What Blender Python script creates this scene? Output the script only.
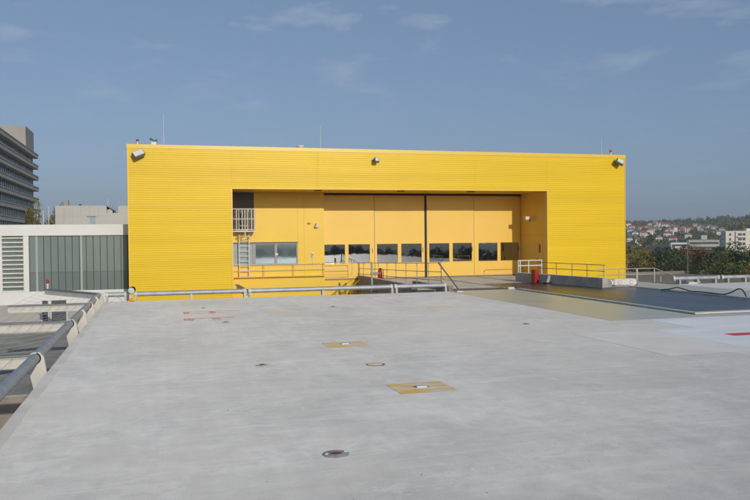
import bpy, math, random
import numpy as np
from mathutils import Vector, Matrix, Euler

random.seed(7)
RNG = np.random.default_rng(11)
scene = bpy.context.scene
for o in list(bpy.data.objects):
    bpy.data.objects.remove(o, do_unlink=True)
R = math.radians

# ------------------------------------------------------------------ camera
# world: X runs along the hangar front, Y goes back towards the hangar, z = 0 is the helipad surface
CAM_H = 2.5
yaw, pitch, roll = R(15.9), R(-1.0), 0.010
F = Vector((math.sin(yaw) * math.cos(pitch), math.cos(yaw) * math.cos(pitch), math.sin(pitch)))
r0 = Vector((math.cos(yaw), -math.sin(yaw), 0))
u0 = r0.cross(F)
rv = r0 * math.cos(roll) - u0 * math.sin(roll)
uv = u0 * math.cos(roll) + r0 * math.sin(roll)
cam_data = bpy.data.cameras.new('camera')
cam = bpy.data.objects.new('camera', cam_data)
scene.collection.objects.link(cam)
m = Matrix((rv, uv, -F)).transposed().to_4x4()
m.translation = (0, 0, CAM_H)
cam.matrix_world = m
cam_data.sensor_width = 36
cam_data.lens = 36 * 770 / 750
cam_data.clip_start = 0.1
cam_data.clip_end = 12000
scene.camera = cam

# ------------------------------------------------------------------ sky and sun
TO_SUN = Vector((0.175, -1.0, 0.305)).normalized()
SUN_EL = math.asin(TO_SUN.z)
SUN_AZ = math.atan2(TO_SUN.x, TO_SUN.y)
world = bpy.data.worlds.new('World')
scene.world = world
world.use_nodes = True
nt = world.node_tree
nt.nodes.clear()
w_out = nt.nodes.new('ShaderNodeOutputWorld')
bg = nt.nodes.new('ShaderNodeBackground')
sky = nt.nodes.new('ShaderNodeTexSky')
sky.sky_type = 'NISHITA'
sky.sun_disc = False
sky.sun_elevation = SUN_EL
sky.sun_rotation = SUN_AZ
sky.altitude = 1500
sky.air_density = 1.0
sky.dust_density = 6.0
sky.ozone_density = 2.0
bg.inputs['Strength'].default_value = 0.15
# thin wisps of cloud, laid out on a flat layer high above the place
tc = nt.nodes.new('ShaderNodeTexCoord')
sep = nt.nodes.new('ShaderNodeSeparateXYZ')
nt.links.new(tc.outputs['Generated'], sep.inputs[0])
zc = nt.nodes.new('ShaderNodeMath'); zc.operation = 'MAXIMUM'; zc.inputs[1].default_value = 0.0
nt.links.new(sep.outputs[2], zc.inputs[0])
za = nt.nodes.new('ShaderNodeMath'); za.operation = 'ADD'; za.inputs[1].default_value = 0.09
nt.links.new(zc.outputs[0], za.inputs[0])
dv = nt.nodes.new('ShaderNodeVectorMath'); dv.operation = 'DIVIDE'
nt.links.new(tc.outputs['Generated'], dv.inputs[0])
cmb = nt.nodes.new('ShaderNodeCombineXYZ')
for i in range(2):
    nt.links.new(za.outputs[0], cmb.inputs[i])
cmb.inputs[2].default_value = 1.0
nt.links.new(cmb.outputs[0], dv.inputs[1])
mp = nt.nodes.new('ShaderNodeMapping')
mp.inputs['Location'].default_value = (5.3, 0.4, 0)
mp.inputs['Scale'].default_value = (1.3, 1.1, 0.3)
nt.links.new(dv.outputs[0], mp.inputs[0])
cn = nt.nodes.new('ShaderNodeTexNoise')
cn.inputs['Scale'].default_value = 2.3
cn.inputs['Detail'].default_value = 7
cn.inputs['Roughness'].default_value = 0.55
cn.inputs['Distortion'].default_value = 0.25
nt.links.new(mp.outputs[0], cn.inputs['Vector'])
cr = nt.nodes.new('ShaderNodeValToRGB')
cr.color_ramp.elements[0].position = 0.53; cr.color_ramp.elements[0].color = (0, 0, 0, 1)
cr.color_ramp.elements[1].position = 0.80; cr.color_ramp.elements[1].color = (.55, .55, .55, 1)
nt.links.new(cn.outputs[0], cr.inputs[0])
hsv = nt.nodes.new('ShaderNodeHueSaturation')
hsv.inputs['Saturation'].default_value = 0.80
hsv.inputs['Value'].default_value = 1.0
nt.links.new(sky.outputs[0], hsv.inputs['Color'])
cm = nt.nodes.new('ShaderNodeMixRGB')
cm.inputs[2].default_value = (4.3, 4.6, 5.0, 1)
ce = nt.nodes.new('ShaderNodeMapRange')        # the cloud layer thins out into the haze low down
ce.inputs[1].default_value = 0.15; ce.inputs[2].default_value = 0.30
ce.inputs[3].default_value = 0.12; ce.inputs[4].default_value = 1.0
nt.links.new(sep.outputs[2], ce.inputs[0])
cx = nt.nodes.new('ShaderNodeMath'); cx.operation = 'MULTIPLY'
nt.links.new(cr.outputs[0], cx.inputs[0]); nt.links.new(ce.outputs[0], cx.inputs[1])
nt.links.new(cx.outputs[0], cm.inputs[0])
even = nt.nodes.new('ShaderNodeMixRGB')       # milky autumn air evens the clear sky out
even.inputs[0].default_value = 0.65
even.inputs[2].default_value = (.86, 1.48, 2.58, 1)
nt.links.new(hsv.outputs[0], even.inputs[1])
nt.links.new(even.outputs[0], cm.inputs[1])
nt.links.new(cm.outputs[0], bg.inputs[0])
nt.links.new(bg.outputs[0], w_out.inputs[0])

sun_data = bpy.data.lights.new('sun', 'SUN')
sun_data.energy = 2.5
sun_data.angle = R(0.53)
sun_data.color = (1.0, 0.93, 0.81)
sun = bpy.data.objects.new('sun', sun_data)
scene.collection.objects.link(sun)
sun.rotation_euler = (-TO_SUN).to_track_quat('-Z', 'Y').to_euler()
sun.location = (10, -40, 60)

vs = scene.view_settings
vs.view_transform = 'Standard'
vs.look = 'None'
vs.exposure = -0.15
vs.gamma = 1.0
vs.use_curve_mapping = False

# ------------------------------------------------------------------ materials
MATS = {}
def mat(name, color, rough=0.7, metal=0.0, var=0.0, vscale=3.0, stretch=(1, 1, 1), bump=0.0, bscale=20.0,
        bstretch=(1, 1, 1), spec=0.5, color2=None, detail=5, lo=0.35, hi=0.65, rvar=0.0, bdist=0.02, dr=0.0):
    if name in MATS:
        return MATS[name]
    M = bpy.data.materials.new(name)
    M.use_nodes = True
    N = M.node_tree
    b = N.nodes['Principled BSDF']
    b.inputs['Roughness'].default_value = rough
    b.inputs['Metallic'].default_value = metal
    b.inputs['Diffuse Roughness'].default_value = dr
    b.inputs['Specular IOR Level'].default_value = spec
    t = N.nodes.new('ShaderNodeTexCoord')
    if var > 0 or color2:
        mpn = N.nodes.new('ShaderNodeMapping'); mpn.inputs['Scale'].default_value = stretch
        N.links.new(t.outputs['Object'], mpn.inputs[0])
        n = N.nodes.new('ShaderNodeTexNoise')
        n.inputs['Scale'].default_value = vscale; n.inputs['Detail'].default_value = detail
        N.links.new(mpn.outputs[0], n.inputs['Vector'])
        rp = N.nodes.new('ShaderNodeValToRGB')
        c2 = color2 if color2 else tuple(min(1, c * (1 + var)) for c in color)
        c1 = color if color2 else tuple(c * (1 - var) for c in color)
        rp.color_ramp.elements[0].position = lo; rp.color_ramp.elements[0].color = (*c1, 1)
        rp.color_ramp.elements[1].position = hi; rp.color_ramp.elements[1].color = (*c2, 1)
        N.links.new(n.outputs[0], rp.inputs[0])
        N.links.new(rp.outputs[0], b.inputs['Base Color'])
        if rvar:
            mr = N.nodes.new('ShaderNodeMapRange')
            mr.inputs[3].default_value = rough - rvar; mr.inputs[4].default_value = rough + rvar
            N.links.new(n.outputs[0], mr.inputs[0])
            N.links.new(mr.outputs[0], b.inputs['Roughness'])
    else:
        b.inputs['Base Color'].default_value = (*color, 1)
    if bump > 0:
        mb = N.nodes.new('ShaderNodeMapping'); mb.inputs['Scale'].default_value = bstretch
        N.links.new(t.outputs['Object'], mb.inputs[0])
        n2 = N.nodes.new('ShaderNodeTexNoise')
        n2.inputs['Scale'].default_value = bscale; n2.inputs['Detail'].default_value = 3
        N.links.new(mb.outputs[0], n2.inputs['Vector'])
        bp = N.nodes.new('ShaderNodeBump')
        bp.inputs['Strength'].default_value = bump; bp.inputs['Distance'].default_value = bdist
        N.links.new(n2.outputs[0], bp.inputs['Height'])
        N.links.new(bp.outputs[0], b.inputs['Normal'])
    MATS[name] = M
    return M

def deck_material(name, base, tint):
    """pale weathered roof coating: broad blotches, wiped streaks, small dirt specks and pits"""
    M = bpy.data.materials.new(name); M.use_nodes = True
    N = M.node_tree; L = N.links
    b = N.nodes['Principled BSDF']
    b.inputs['Roughness'].default_value = 0.62
    b.inputs['Diffuse Roughness'].default_value = 1.0
    b.inputs['Specular IOR Level'].default_value = 0.35
    t = N.nodes.new('ShaderNodeTexCoord')
    def noise(scale, stretch, detail, rot=0.0, dist=0.0, rough=0.5):
        mm = N.nodes.new('ShaderNodeMapping'); mm.inputs['Scale'].default_value = stretch
        mm.inputs['Rotation'].default_value = (0, 0, rot)
        L.new(t.outputs['Object'], mm.inputs[0])
        n = N.nodes.new('ShaderNodeTexNoise'); n.inputs['Scale'].default_value = scale
        n.inputs['Detail'].default_value = detail; n.inputs['Distortion'].default_value = dist
        n.inputs['Roughness'].default_value = rough
        L.new(mm.outputs[0], n.inputs['Vector'])
        return n.outputs[0]
    def ramp(src, p0, c0, p1, c1):
        rp = N.nodes.new('ShaderNodeValToRGB')
        rp.color_ramp.elements[0].position = p0; rp.color_ramp.elements[0].color = (*c0, 1)
        rp.color_ramp.elements[1].position = p1; rp.color_ramp.elements[1].color = (*c1, 1)
        L.new(src, rp.inputs[0]); return rp.outputs[0]
    def mix(kind, fac, a, c):
        mx = N.nodes.new('ShaderNodeMixRGB'); mx.blend_type = kind
        if isinstance(fac, float): mx.inputs[0].default_value = fac
        else: L.new(fac, mx.inputs[0])
        for s, v in ((1, a), (2, c)):
            if isinstance(v, tuple): mx.inputs[s].default_value = (*v, 1)
            else: L.new(v, mx.inputs[s])
        return mx.outputs[0]
    dark = tuple(c * 0.86 for c in base)
    lite = tuple(min(1, c * 1.07) for c in base)
    col = ramp(noise(0.30, (1, 1, 1), 9, dist=.8, rough=.68), .37, dark, .65, lite)
    mott = ramp(noise(2.4, (1, 1.25, 1), 9, dist=.5, rough=.74), .36, (.85, .85, .855), .66, (1.07, 1.07, 1.06))
    col = mix('MULTIPLY', .85, col, mott)
    # rubbed and hosed-down marks in two directions
    rub = ramp(noise(1.1, (.30, 3.0, 1), 7, rot=-.42, dist=.9, rough=.6), .40, (.93, .93, .935), .66, (1.05, 1.05, 1.045))
    col = mix('MULTIPLY', .6, col, rub)
    rub2 = ramp(noise(.8, (3.4, .28, 1), 7, rot=.30, dist=1.1, rough=.6), .42, (.94, .94, .945), .70, (1.07, 1.07, 1.06))
    col = mix('MULTIPLY', .6, col, rub2)
    warm = ramp(noise(0.17, (1, 1, 1), 6, dist=.8), .48, (0, 0, 0), .70, (.7, .7, .7))
    col = mix('MIX', warm, col, tint)
    # dried puddle rims
    pud = N.nodes.new('ShaderNodeValToRGB')
    for e, (p, c) in zip((0, 1), ((.50, 0), (.535, 1))):
        pud.color_ramp.elements[e].position = p; pud.color_ramp.elements[e].color = (c, c, c, 1)
    e3 = pud.color_ramp.elements.new(.58); e3.color = (0, 0, 0, 1)
    L.new(noise(.42, (1, 1, 1), 5, dist=.4), pud.inputs[0])
    pf = N.nodes.new('ShaderNodeMath'); pf.operation = 'MULTIPLY'; pf.inputs[1].default_value = .22
    L.new(pud.outputs[0], pf.inputs[0])
    col = mix('MIX', pf.outputs[0], col, tuple(c * .80 for c in base))
    # dark specks, grit and pale scuffs
    speck = ramp(noise(7.0, (1, 1, 1), 5, rough=.75), .68, (0, 0, 0), .76, (.5, .5, .5))
    col = mix('MIX', speck, col, tuple(c * .62 for c in base))
    scuff = ramp(noise(2.4, (.5, 5.0, 1), 6, rot=.9, dist=1.5, rough=.7), .66, (0, 0, 0), .74, (.45, .45, .45))
    col = mix('MIX', scuff, col, tuple(min(1, c * 1.16) for c in base))
    # crisp-edged stains and fine scratches
    st1 = ramp(noise(.9, (1, 1.1, 1), 10, rot=.2, dist=.35, rough=.72), .54, (0, 0, 0), .58, (.30, .30, .30))
    col = mix('MIX', st1, col, tuple(c * .86 for c in tint))
    st2 = ramp(noise(1.35, (1, .9, 1), 10, rot=1.1, dist=.35, rough=.74), .57, (0, 0, 0), .60, (.34, .34, .34))
    col = mix('MIX', st2, col, tuple(min(1, c * 1.14) for c in base))
    for sc, stv, ro, op in ((.55, (.18, 1.6, 1), .75, .22), (.5, (.22, 1.4, 1), -.55, .18)):
        ln = N.nodes.new('ShaderNodeValToRGB')
        ln.color_ramp.elements[0].position = .492; ln.color_ramp.elements[0].color = (0, 0, 0, 1)
        ln.color_ramp.elements[1].position = .508; ln.color_ramp.elements[1].color = (0, 0, 0, 1)
        em = ln.color_ramp.elements.new(.50); em.color = (op, op, op, 1)
        L.new(noise(sc, stv, 1, rot=ro, dist=.15), ln.inputs[0])
        col = mix('MIX', ln.outputs[0], col, tuple(min(1, c * 1.25) for c in base))
    grain = ramp(noise(45, (1, 1, 1), 4, rough=.7), .3, (.90, .90, .90), .7, (1.07, 1.07, 1.07))
    col = mix('MULTIPLY', 1.0, col, grain)
    L.new(col, b.inputs['Base Color'])
    bp = N.nodes.new('ShaderNodeBump'); bp.inputs['Strength'].default_value = .25; bp.inputs['Distance'].default_value = .004
    L.new(noise(35, (1, 1, 1), 4), bp.inputs['Height'])
    L.new(bp.outputs[0], b.inputs['Normal'])
    MATS[name] = M
    return M

deck_material('deck_coat', (.585, .578, .562), (.59, .562, .52))
mat('deck_light', (.60, .63, .66), .6, var=.06, vscale=.8, stretch=(.5, 2, 1), bump=.15, bscale=40, spec=.35, bdist=.003, dr=1.0)
mat('deck_tan', (.575, .565, .545), .6, var=.06, vscale=.8, bump=.15, bscale=40, spec=.35, bdist=.003, dr=1.0)
mat('edge_coat', (.47, .47, .45), .65, var=.10, vscale=1.2, bump=.2, bscale=30, bdist=.003, dr=1.0)
mat('sealant', (.56, .53, .47), .7, var=.1, dr=1.0)
mat('green_coat', (.335, .35, .30), .36, var=.08, vscale=.9, spec=.5, bump=.1, bscale=25, bdist=.003, rvar=.1, dr=1.0)
mat('dark_plate', (.045, .05, .058), .34, var=.35, vscale=.7, stretch=(1, .35, 1), bump=.15, bscale=12, bdist=.004, rvar=.12)
mat('apron_concrete', (.40, .36, .30), .75, var=.16, vscale=.9, bump=.3, bscale=25, bdist=.004, dr=1.0)
mat('concrete', (.46, .43, .38), .85, var=.14, vscale=1.4, bump=.4, bscale=18, bdist=.006, dr=1.0)
mat('concrete_brown', (.36, .31, .25), .85, var=.14, vscale=1.4, bump=.4, bscale=18, bdist=.006, dr=1.0)
mat('rubber', (.10, .105, .11), .6, var=.2)
mat('yellow_sheet', (.84, .568, .016), .36, var=.055, vscale=.6, stretch=(.10, 1, 3.0), bump=.14, bscale=.9, bstretch=(.16, 1, 2.2), bdist=.05, spec=.35)  # streaks along the ribs, in the base colour, stand in for reflected highlights
mat('yellow_smooth', (.84, .56, .03), .38, var=.02, vscale=.7, bump=.10, bscale=1.2, bdist=.03)
mat('door_orange', (.88, .57, .085), .40, var=.02, vscale=.8, bump=.08, bscale=1.2, bdist=.03)
mat('trim_yellow', (.83, .56, .06), .3)
mat('dark_gap', (.03, .02, .012), .7)
mat('dark_grey', (.085, .085, .095), .5, var=.1)
mat('window_grey', (.30, .31, .31), .45, var=.05)
mat('solar_glass', (.36, .37, .37), .02, metal=1.0, bump=.05, bscale=1.1, bdist=.02, bstretch=(.7, 1, 1.3))
mat('office_glass', (.30, .38, .42), .04, metal=.75, bump=.05, bscale=1.0, bdist=.02)
mat('blind_glass', (.33, .42, .48), .18, var=.06)
mat('violet_glass', (.06, .05, .075), .08, spec=.6)
mat('galvanised', (.40, .425, .45), .48, metal=.25, var=.14, vscale=3, bump=.12, bscale=14, rvar=.12, bdist=.006)
mat('rail_steel', (.52, .50, .48), .45, metal=.35, var=.08)
mat('dark_rail', (.22, .19, .17), .5, metal=.3, var=.1)
mat('white_steel', (.70, .69, .65), .5, var=.04)
mat('cream_steel', (.62, .60, .54), .55, var=.07, vscale=2.5)
mat('ring_grey', (.40, .385, .36), .6, var=.2, vscale=8)
mat('arm_grey', (.23, .235, .245), .55, metal=.2, var=.12)
mat('net_wire', (.36, .36, .34), .6, metal=.2)
mat('white_render', (.78, .775, .75), .8, var=.03, vscale=.7, bump=.15, bscale=15, bdist=.003)
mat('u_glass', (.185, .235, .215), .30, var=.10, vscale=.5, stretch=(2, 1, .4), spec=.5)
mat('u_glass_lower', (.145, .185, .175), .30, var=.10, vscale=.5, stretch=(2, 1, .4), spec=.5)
mat('mullion_green', (.055, .075, .08), .5)
mat('column_pale', (.36, .40, .37), .5)
mat('grey_render', (.40, .39, .36), .85, var=.08, vscale=1.0)
mat('beige_panel', (.52, .50, .45), .8, var=.05, vscale=.3)
mat('penthouse_grey', (.36, .335, .30), .85, var=.05, vscale=.2)
mat('tower_band', (.50, .455, .40), .85, var=.06, vscale=.2)
mat('tower_glass', (.26, .34, .40), .15, metal=.5, var=.4, vscale=.35, stretch=(1, 1, .3))
mat('tower_frame', (.26, .27, .28), .6)
mat('lower_roof', (.165, .17, .165), .9, var=.18, vscale=.8, bump=.4, bscale=30, dr=1.0)
mat('brown_deck', (.27, .23, .19), .85, var=.14, vscale=1.0, dr=1.0)
mat('yellow_faint', (.56, .46, .26), .7, color2=(.54, .535, .52), vscale=2.6, stretch=(.6, 2.4, 1), lo=.42, hi=.60, dr=1.0, detail=8)
mat('yellow_paint', (.54, .35, .10), .7, color2=(.50, .49, .46), vscale=2.2, stretch=(.6, 2.8, 1), detail=9, lo=.44, hi=.58, dr=1.0)
mat('red_paint', (.47, .17, .11), .7, color2=(.52, .46, .43), vscale=7, detail=8, lo=.46, hi=.62, dr=1.0)
mat('pale_red', (.60, .38, .36), .6)
mat('red_mark', (.50, .045, .055), .6, var=.1, dr=1.0)
mat('red_gloss', (.40, .02, .018), .4)
mat('black_rubber', (.012, .012, .013), .6)
mat('lamp_glass', (.75, .78, .78), .12, spec=.8)
mat('lamp_house', (.18, .17, .16), .5)
mat('amber_glass', (.22, .055, .02), .15)
mat('orange_paint', (.75, .28, .03), .5)
mat('olive_yellow', (.55, .38, .02), .5)
mat('bark', (.085, .06, .04), .9, var=.2)
mat('grass', (.05, .065, .025), .95, color2=(.085, .075, .035), vscale=.02)
mat('roof_red', (.36, .10, .055), .8, var=.12, vscale=.4)
mat('roof_grey', (.26, .23, .22), .8, var=.12, vscale=.4)
mat('roof_orange', (.46, .17, .07), .8, var=.12, vscale=.4)
mat('house_white', (.82, .81, .78), .8)
mat('house_cream', (.72, .66, .55), .8)
mat('house_window', (.07, .08, .10), .3)
mat('block_cream', (.80, .74, .62), .85, var=.05, vscale=.1)
mat('brown_roof', (.15, .125, .09), .9, var=.16, vscale=.25, dr=1.0)

def leaf_material(name, c):
    M = bpy.data.materials.new(name); M.use_nodes = True
    N = M.node_tree
    b = N.nodes['Principled BSDF']
    b.inputs['Roughness'].default_value = .6
    b.inputs['Specular IOR Level'].default_value = .25
    t = N.nodes.new('ShaderNodeTexCoord')
    n = N.nodes.new('ShaderNodeTexNoise'); n.inputs['Scale'].default_value = .45; n.inputs['Detail'].default_value = 4
    N.links.new(t.outputs['Object'], n.inputs['Vector'])
    rp = N.nodes.new('ShaderNodeValToRGB')
    rp.color_ramp.elements[0].position = .38; rp.color_ramp.elements[0].color = (*(v * .65 for v in c), 1)
    rp.color_ramp.elements[1].position = .64; rp.color_ramp.elements[1].color = (*(v * 1.35 for v in c), 1)
    N.links.new(n.outputs[0], rp.inputs[0]); N.links.new(rp.outputs[0], b.inputs['Base Color'])
    MATS[name] = M
leaf_material('leaf_green', (0.105, 0.135, 0.038))
leaf_material('leaf_dark', (0.072, 0.095, 0.038))
leaf_material('leaf_olive', (0.185, 0.155, 0.042))
leaf_material('leaf_yellow', (0.26, 0.19, 0.042))
leaf_material('leaf_rust', (0.195, 0.115, 0.045))

# ------------------------------------------------------------------ mesh helpers
class MB:
    def __init__(s): s.v = []; s.f = []
    def add(s, vs_, fs_):
        k = len(s.v); s.v += [tuple(p) for p in vs_]; s.f += [tuple(i + k for i in f) for f in fs_]; return s
    def box(s, x0, x1, y0, y1, z0, z1):
        return s.add([(x0, y0, z0), (x1, y0, z0), (x1, y1, z0), (x0, y1, z0), (x0, y0, z1), (x1, y0, z1), (x1, y1, z1), (x0, y1, z1)],
                     [(0, 3, 2, 1), (4, 5, 6, 7), (0, 1, 5, 4), (1, 2, 6, 5), (2, 3, 7, 6), (3, 0, 4, 7)])
    def cbox(s, x0, x1, y0, y1, z0, z1, c=.01):
        """box with chamfered edges"""
        P = []
        for z, i in ((z0, c), (z0 + c, 0), (z1 - c, 0), (z1, c)):
            a, b_, d, e = x0 + i, x1 - i, y0 + i, y1 - i
            P += [(a + c, d, z), (b_ - c, d, z), (b_, d + c, z), (b_, e - c, z), (b_ - c, e, z), (a + c, e, z), (a, e - c, z), (a, d + c, z)]
        fs = [tuple(range(7, -1, -1)), tuple(range(24, 32))]
        for l in range(3):
            for k in range(8):
                fs.append((l * 8 + k, l * 8 + (k + 1) % 8, l * 8 + 8 + (k + 1) % 8, l * 8 + 8 + k))
        return s.add(P, fs)
    def beam(s, p, q, w, h, up=(0, 0, 1)):
        p, q = Vector(p), Vector(q); d = (q - p).normalized(); upv = Vector(up)
        if abs(d.dot(upv)) > .99: upv = Vector((0, 1, 0))
        a = d.cross(upv).normalized() * w / 2; b_ = a.cross(d).normalized() * h / 2
        P = [c + x * a + y * b_ for c in (p, q) for x, y in ((-1, -1), (1, -1), (1, 1), (-1, 1))]
        return s.add(P, [(0, 1, 2, 3), (7, 6, 5, 4), (0, 4, 5, 1), (1, 5, 6, 2), (2, 6, 7, 3), (3, 7, 4, 0)])
    def tube(s, pts, r, n=10, r2=None):
        pts = [Vector(p) for p in pts]; P = []; m_ = len(pts)
        ref = Vector((0, 0, 1))
        for i, p in enumerate(pts):
            d = ((pts[min(i + 1, m_ - 1)] - pts[max(i - 1, 0)])).normalized()
            rf = ref if abs(d.dot(ref)) < .95 else Vector((1, 0, 0))
            a = d.cross(rf).normalized(); b_ = a.cross(d).normalized()
            rr = r if r2 is None else r + (r2 - r) * i / (m_ - 1)
            P += [p + (a * math.cos(2 * math.pi * k / n) + b_ * math.sin(2 * math.pi * k / n)) * rr for k in range(n)]
        fs = []
        for i in range(m_ - 1):
            for k in range(n):
                fs.append((i * n + k, i * n + (k + 1) % n, (i + 1) * n + (k + 1) % n, (i + 1) * n + k))
        fs.append(tuple(range(n - 1, -1, -1))); fs.append(tuple((m_ - 1) * n + k for k in range(n)))
        return s.add(P, fs)
    def lathe(s, prof, c=(0, 0, 0), axis=(0, 0, 1), n=20):
        ax = Vector(axis).normalized(); rf = Vector((1, 0, 0)) if abs(ax.x) < .9 else Vector((0, 1, 0))
        a = ax.cross(rf).normalized(); b_ = ax.cross(a); c = Vector(c); P = []
        for rr, h in prof:
            P += [c + ax * h + (a * math.cos(2 * math.pi * k / n) + b_ * math.sin(2 * math.pi * k / n)) * rr for k in range(n)]
        fs = []
        for i in range(len(prof) - 1):
            for k in range(n):
                fs.append((i * n + k, i * n + (k + 1) % n, (i + 1) * n + (k + 1) % n, (i + 1) * n + k))
        fs.append(tuple(range(n - 1, -1, -1))); fs.append(tuple((len(prof) - 1) * n + k for k in range(n)))
        return s.add(P, fs)
    def poly(s, pts, z0, z1):
        n = len(pts)
        return s.add([(x, y, z0) for x, y in pts] + [(x, y, z1) for x, y in pts],
                     [tuple(range(n - 1, -1, -1)), tuple(range(n, 2 * n))] + [(k, (k + 1) % n, n + (k + 1) % n, n + k) for k in range(n)])
    def build(s, name, material, parent=None, smooth=False, loc=None):
        me = bpy.data.meshes.new(name)
        me.from_pydata(s.v, [], s.f); me.update()
        me.materials.append(MATS[material])
        if smooth:
            me.polygons.foreach_set('use_smooth', [True] * len(me.polygons))
            try: me.set_sharp_from_angle(angle=R(35))
            except Exception: pass
        o = bpy.data.objects.new(name, me)
        scene.collection.objects.link(o)
        if parent is not None: o.parent = parent
        if loc is not None: o.location = loc
        return o

def tag(o, label=None, cat=None, group=None, kind=None):
    if label: o['label'] = label
    if cat: o['category'] = cat
    if group: o['group'] = group
    if kind: o['kind'] = kind
    return o
def empty(name, loc=(0, 0, 0), rz=0.0):
    o = bpy.data.objects.new(name, None); scene.collection.objects.link(o)
    o.location = loc; o.rotation_euler = (0, 0, rz); o.empty_display_size = .2
    return o
def link_copy(o, parent=None, loc=None):
    c = o.copy(); scene.collection.objects.link(c)
    if parent is not None: c.parent = parent
    if loc is not None: c.location = loc
    return c
def box(x0, x1, y0, y1, z0, z1): return MB().box(x0, x1, y0, y1, z0, z1)
ORD = ['first', 'second', 'third', 'fourth', 'fifth', 'sixth', 'seventh', 'eighth', 'ninth', 'tenth', 'eleventh', 'twelfth',
       'thirteenth', 'fourteenth', 'fifteenth', 'sixteenth', 'seventeenth', 'eighteenth', 'nineteenth', 'twentieth',
       'twenty-first', 'twenty-second', 'twenty-third', 'twenty-fourth', 'twenty-fifth', 'twenty-sixth', 'twenty-seventh', 'twenty-eighth', 'twenty-ninth', 'thirtieth', 'thirty-first', 'thirty-second', 'thirty-third', 'thirty-fourth', 'thirty-fifth', 'thirty-sixth', 'thirty-seventh', 'thirty-eighth', 'thirty-ninth', 'fortieth']

# ------------------------------------------------------------------ terrain
def sstep(a, b_, x):
    t = min(1, max(0, (x - a) / (b_ - a))); return t * t * (3 - 2 * t)
GROUND = -14.0
def terrain(x, y):
    d = math.hypot(x, y); az = math.degrees(math.atan2(x, y))
    a = sstep(8, 26, az) * (1 - sstep(110, 150, az))
    h = 6.4 * sstep(300, 640, d) + 21 * sstep(560, 1300, d) + 5.0 * sstep(35, 41, az) * sstep(800, 1300, d)
    h += 2.5 * math.sin(x * .011 + 1) * math.sin(y * .013) * sstep(400, 800, d)
    h -= 16 * sstep(1500, 2600, d)
    return GROUND + a * h
def build_ground():
    n = 150; ext = 2100; g = np.linspace(-1, 1, n)
    g = np.sign(g) * np.abs(g) ** 1.25 * ext
    v = [(x, y, terrain(x, y)) for y in g for x in g]
    f = [(j * n + i, j * n + i + 1, (j + 1) * n + i + 1, (j + 1) * n + i) for j in range(n - 1) for i in range(n - 1)]
    tag(MB().add(v, f).build('ground', 'grass', smooth=True), kind='structure')
build_ground()

# ------------------------------------------------------------------ helipad deck
DX0, DX1, DY0, DY1 = -2.0, 30.0, -9.0, 32.35
deck = tag(box(-1.8, DX1, DY0, DY1, -.55, 0).build('helipad_deck', 'deck_coat'), kind='structure')
# edge beams along the left side, 6 m pieces with sealed joints
for i in range(7):
    y1 = min(DY1, 34.0 - 6.06 * i); y0 = max(DY0, y1 - 6.06 if i else 27.94)
    box(-2.0, -1.815, y0 + .012, y1 - .012, -.55, .004).build('edge_beam', 'edge_coat', deck)
    box(-2.0, -1.815, y0 - .012, y0 + .012, -.52, 0).build('joint_seal', 'sealant', deck)
box(-1.813, -1.799, DY0, DY1, -.5, .0035).build('joint_seal', 'sealant', deck)
# repainted pale panels, coloured strips and the red mark
box(12.4, 29.9, 13.5, 17.25, -.001, .004).build('painted_panel', 'deck_light', deck)
box(10.05, 12.4, 13.5, 17.25, -.001, .0038).build('painted_panel', 'deck_tan', deck)
box(13.7, 29.9, 17.25, 19.25, -.001, .0042).build('painted_panel', 'deck_light', deck)
box(13.5, 22.0, 15.55, 15.95, .002, .008).build('red_stripe', 'red_mark', deck)
MB().poly([(12.62, 19.45), (29.9, 19.45), (29.9, 20.08), (15.85, 20.08), (15.85, 32.34), (12.62, 32.34)], -.001, .004).build('green_strip', 'green_coat', deck)
box(21.78, 24.6, 20.09, 32.34, -.001, .004).build('green_strip', 'green_coat', deck)
# two rows of half worn red lettering strokes
def stroke(x0, x1, y0, y1): box(x0, x1, y0, y1, -.001, .004).build('red_stroke', 'red_paint', deck)
stroke(.86, 2.75, 26.75, 26.85); stroke(.86, 2.2, 26.15, 26.25)
stroke(.86, 1.05, 26.25, 26.75); stroke(1.72, 1.92, 26.25, 26.75)
stroke(.80, 2.35, 24.45, 24.62); stroke(.80, 1.10, 24.0, 24.45); stroke(1.66, 1.92, 24.05, 24.45)

struct_base = tag(box(-1.7, 29.7, -8.7, 32.1, GROUND - .5, -.55).build('parking_block', 'concrete'),
                  'pale concrete block carrying the grey helipad deck', 'building')

# ------------------------------------------------------------------ apron between deck and hangar
apron = tag(MB().poly([(11.32, 33.6), (12.62, 33.6), (12.62, 32.36), (24.4, 32.36), (24.4, 40.1), (21.84, 40.1), (21.84, 43.4), (11.32, 43.4)], -.55, -.003).build('apron', 'apron_concrete'), kind='structure')
box(12.9, 15.9, 32.6, 33.75, -.004, .002).build('joint_strip', 'rubber', apron)
box(15.9, 16.05, 33.8, 43.2, -.004, .001).build('floor_rail', 'rubber', apron)
box(18.6, 18.68, 36.6, 43.2, -.004, .001).build('floor_rail', 'rubber', apron)
box(11.30, 11.58, 33.58, 43.3, -2.9, .25).build('upstand', 'concrete_brown', apron)
box(12.63, 12.85, 32.36, 37.4, -.003, .22).build('upstand', 'concrete_brown', apron)
box(11.45, 24.3, 33.7, 43.0, -3.2, -.552).build('support_wall', 'concrete_brown', apron)
# floor of the light well between deck and hangar
tag(box(-1.7, 29, 32.11, 46, GROUND, -3.0).build('light_well_floor', 'concrete'), kind='structure')

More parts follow.
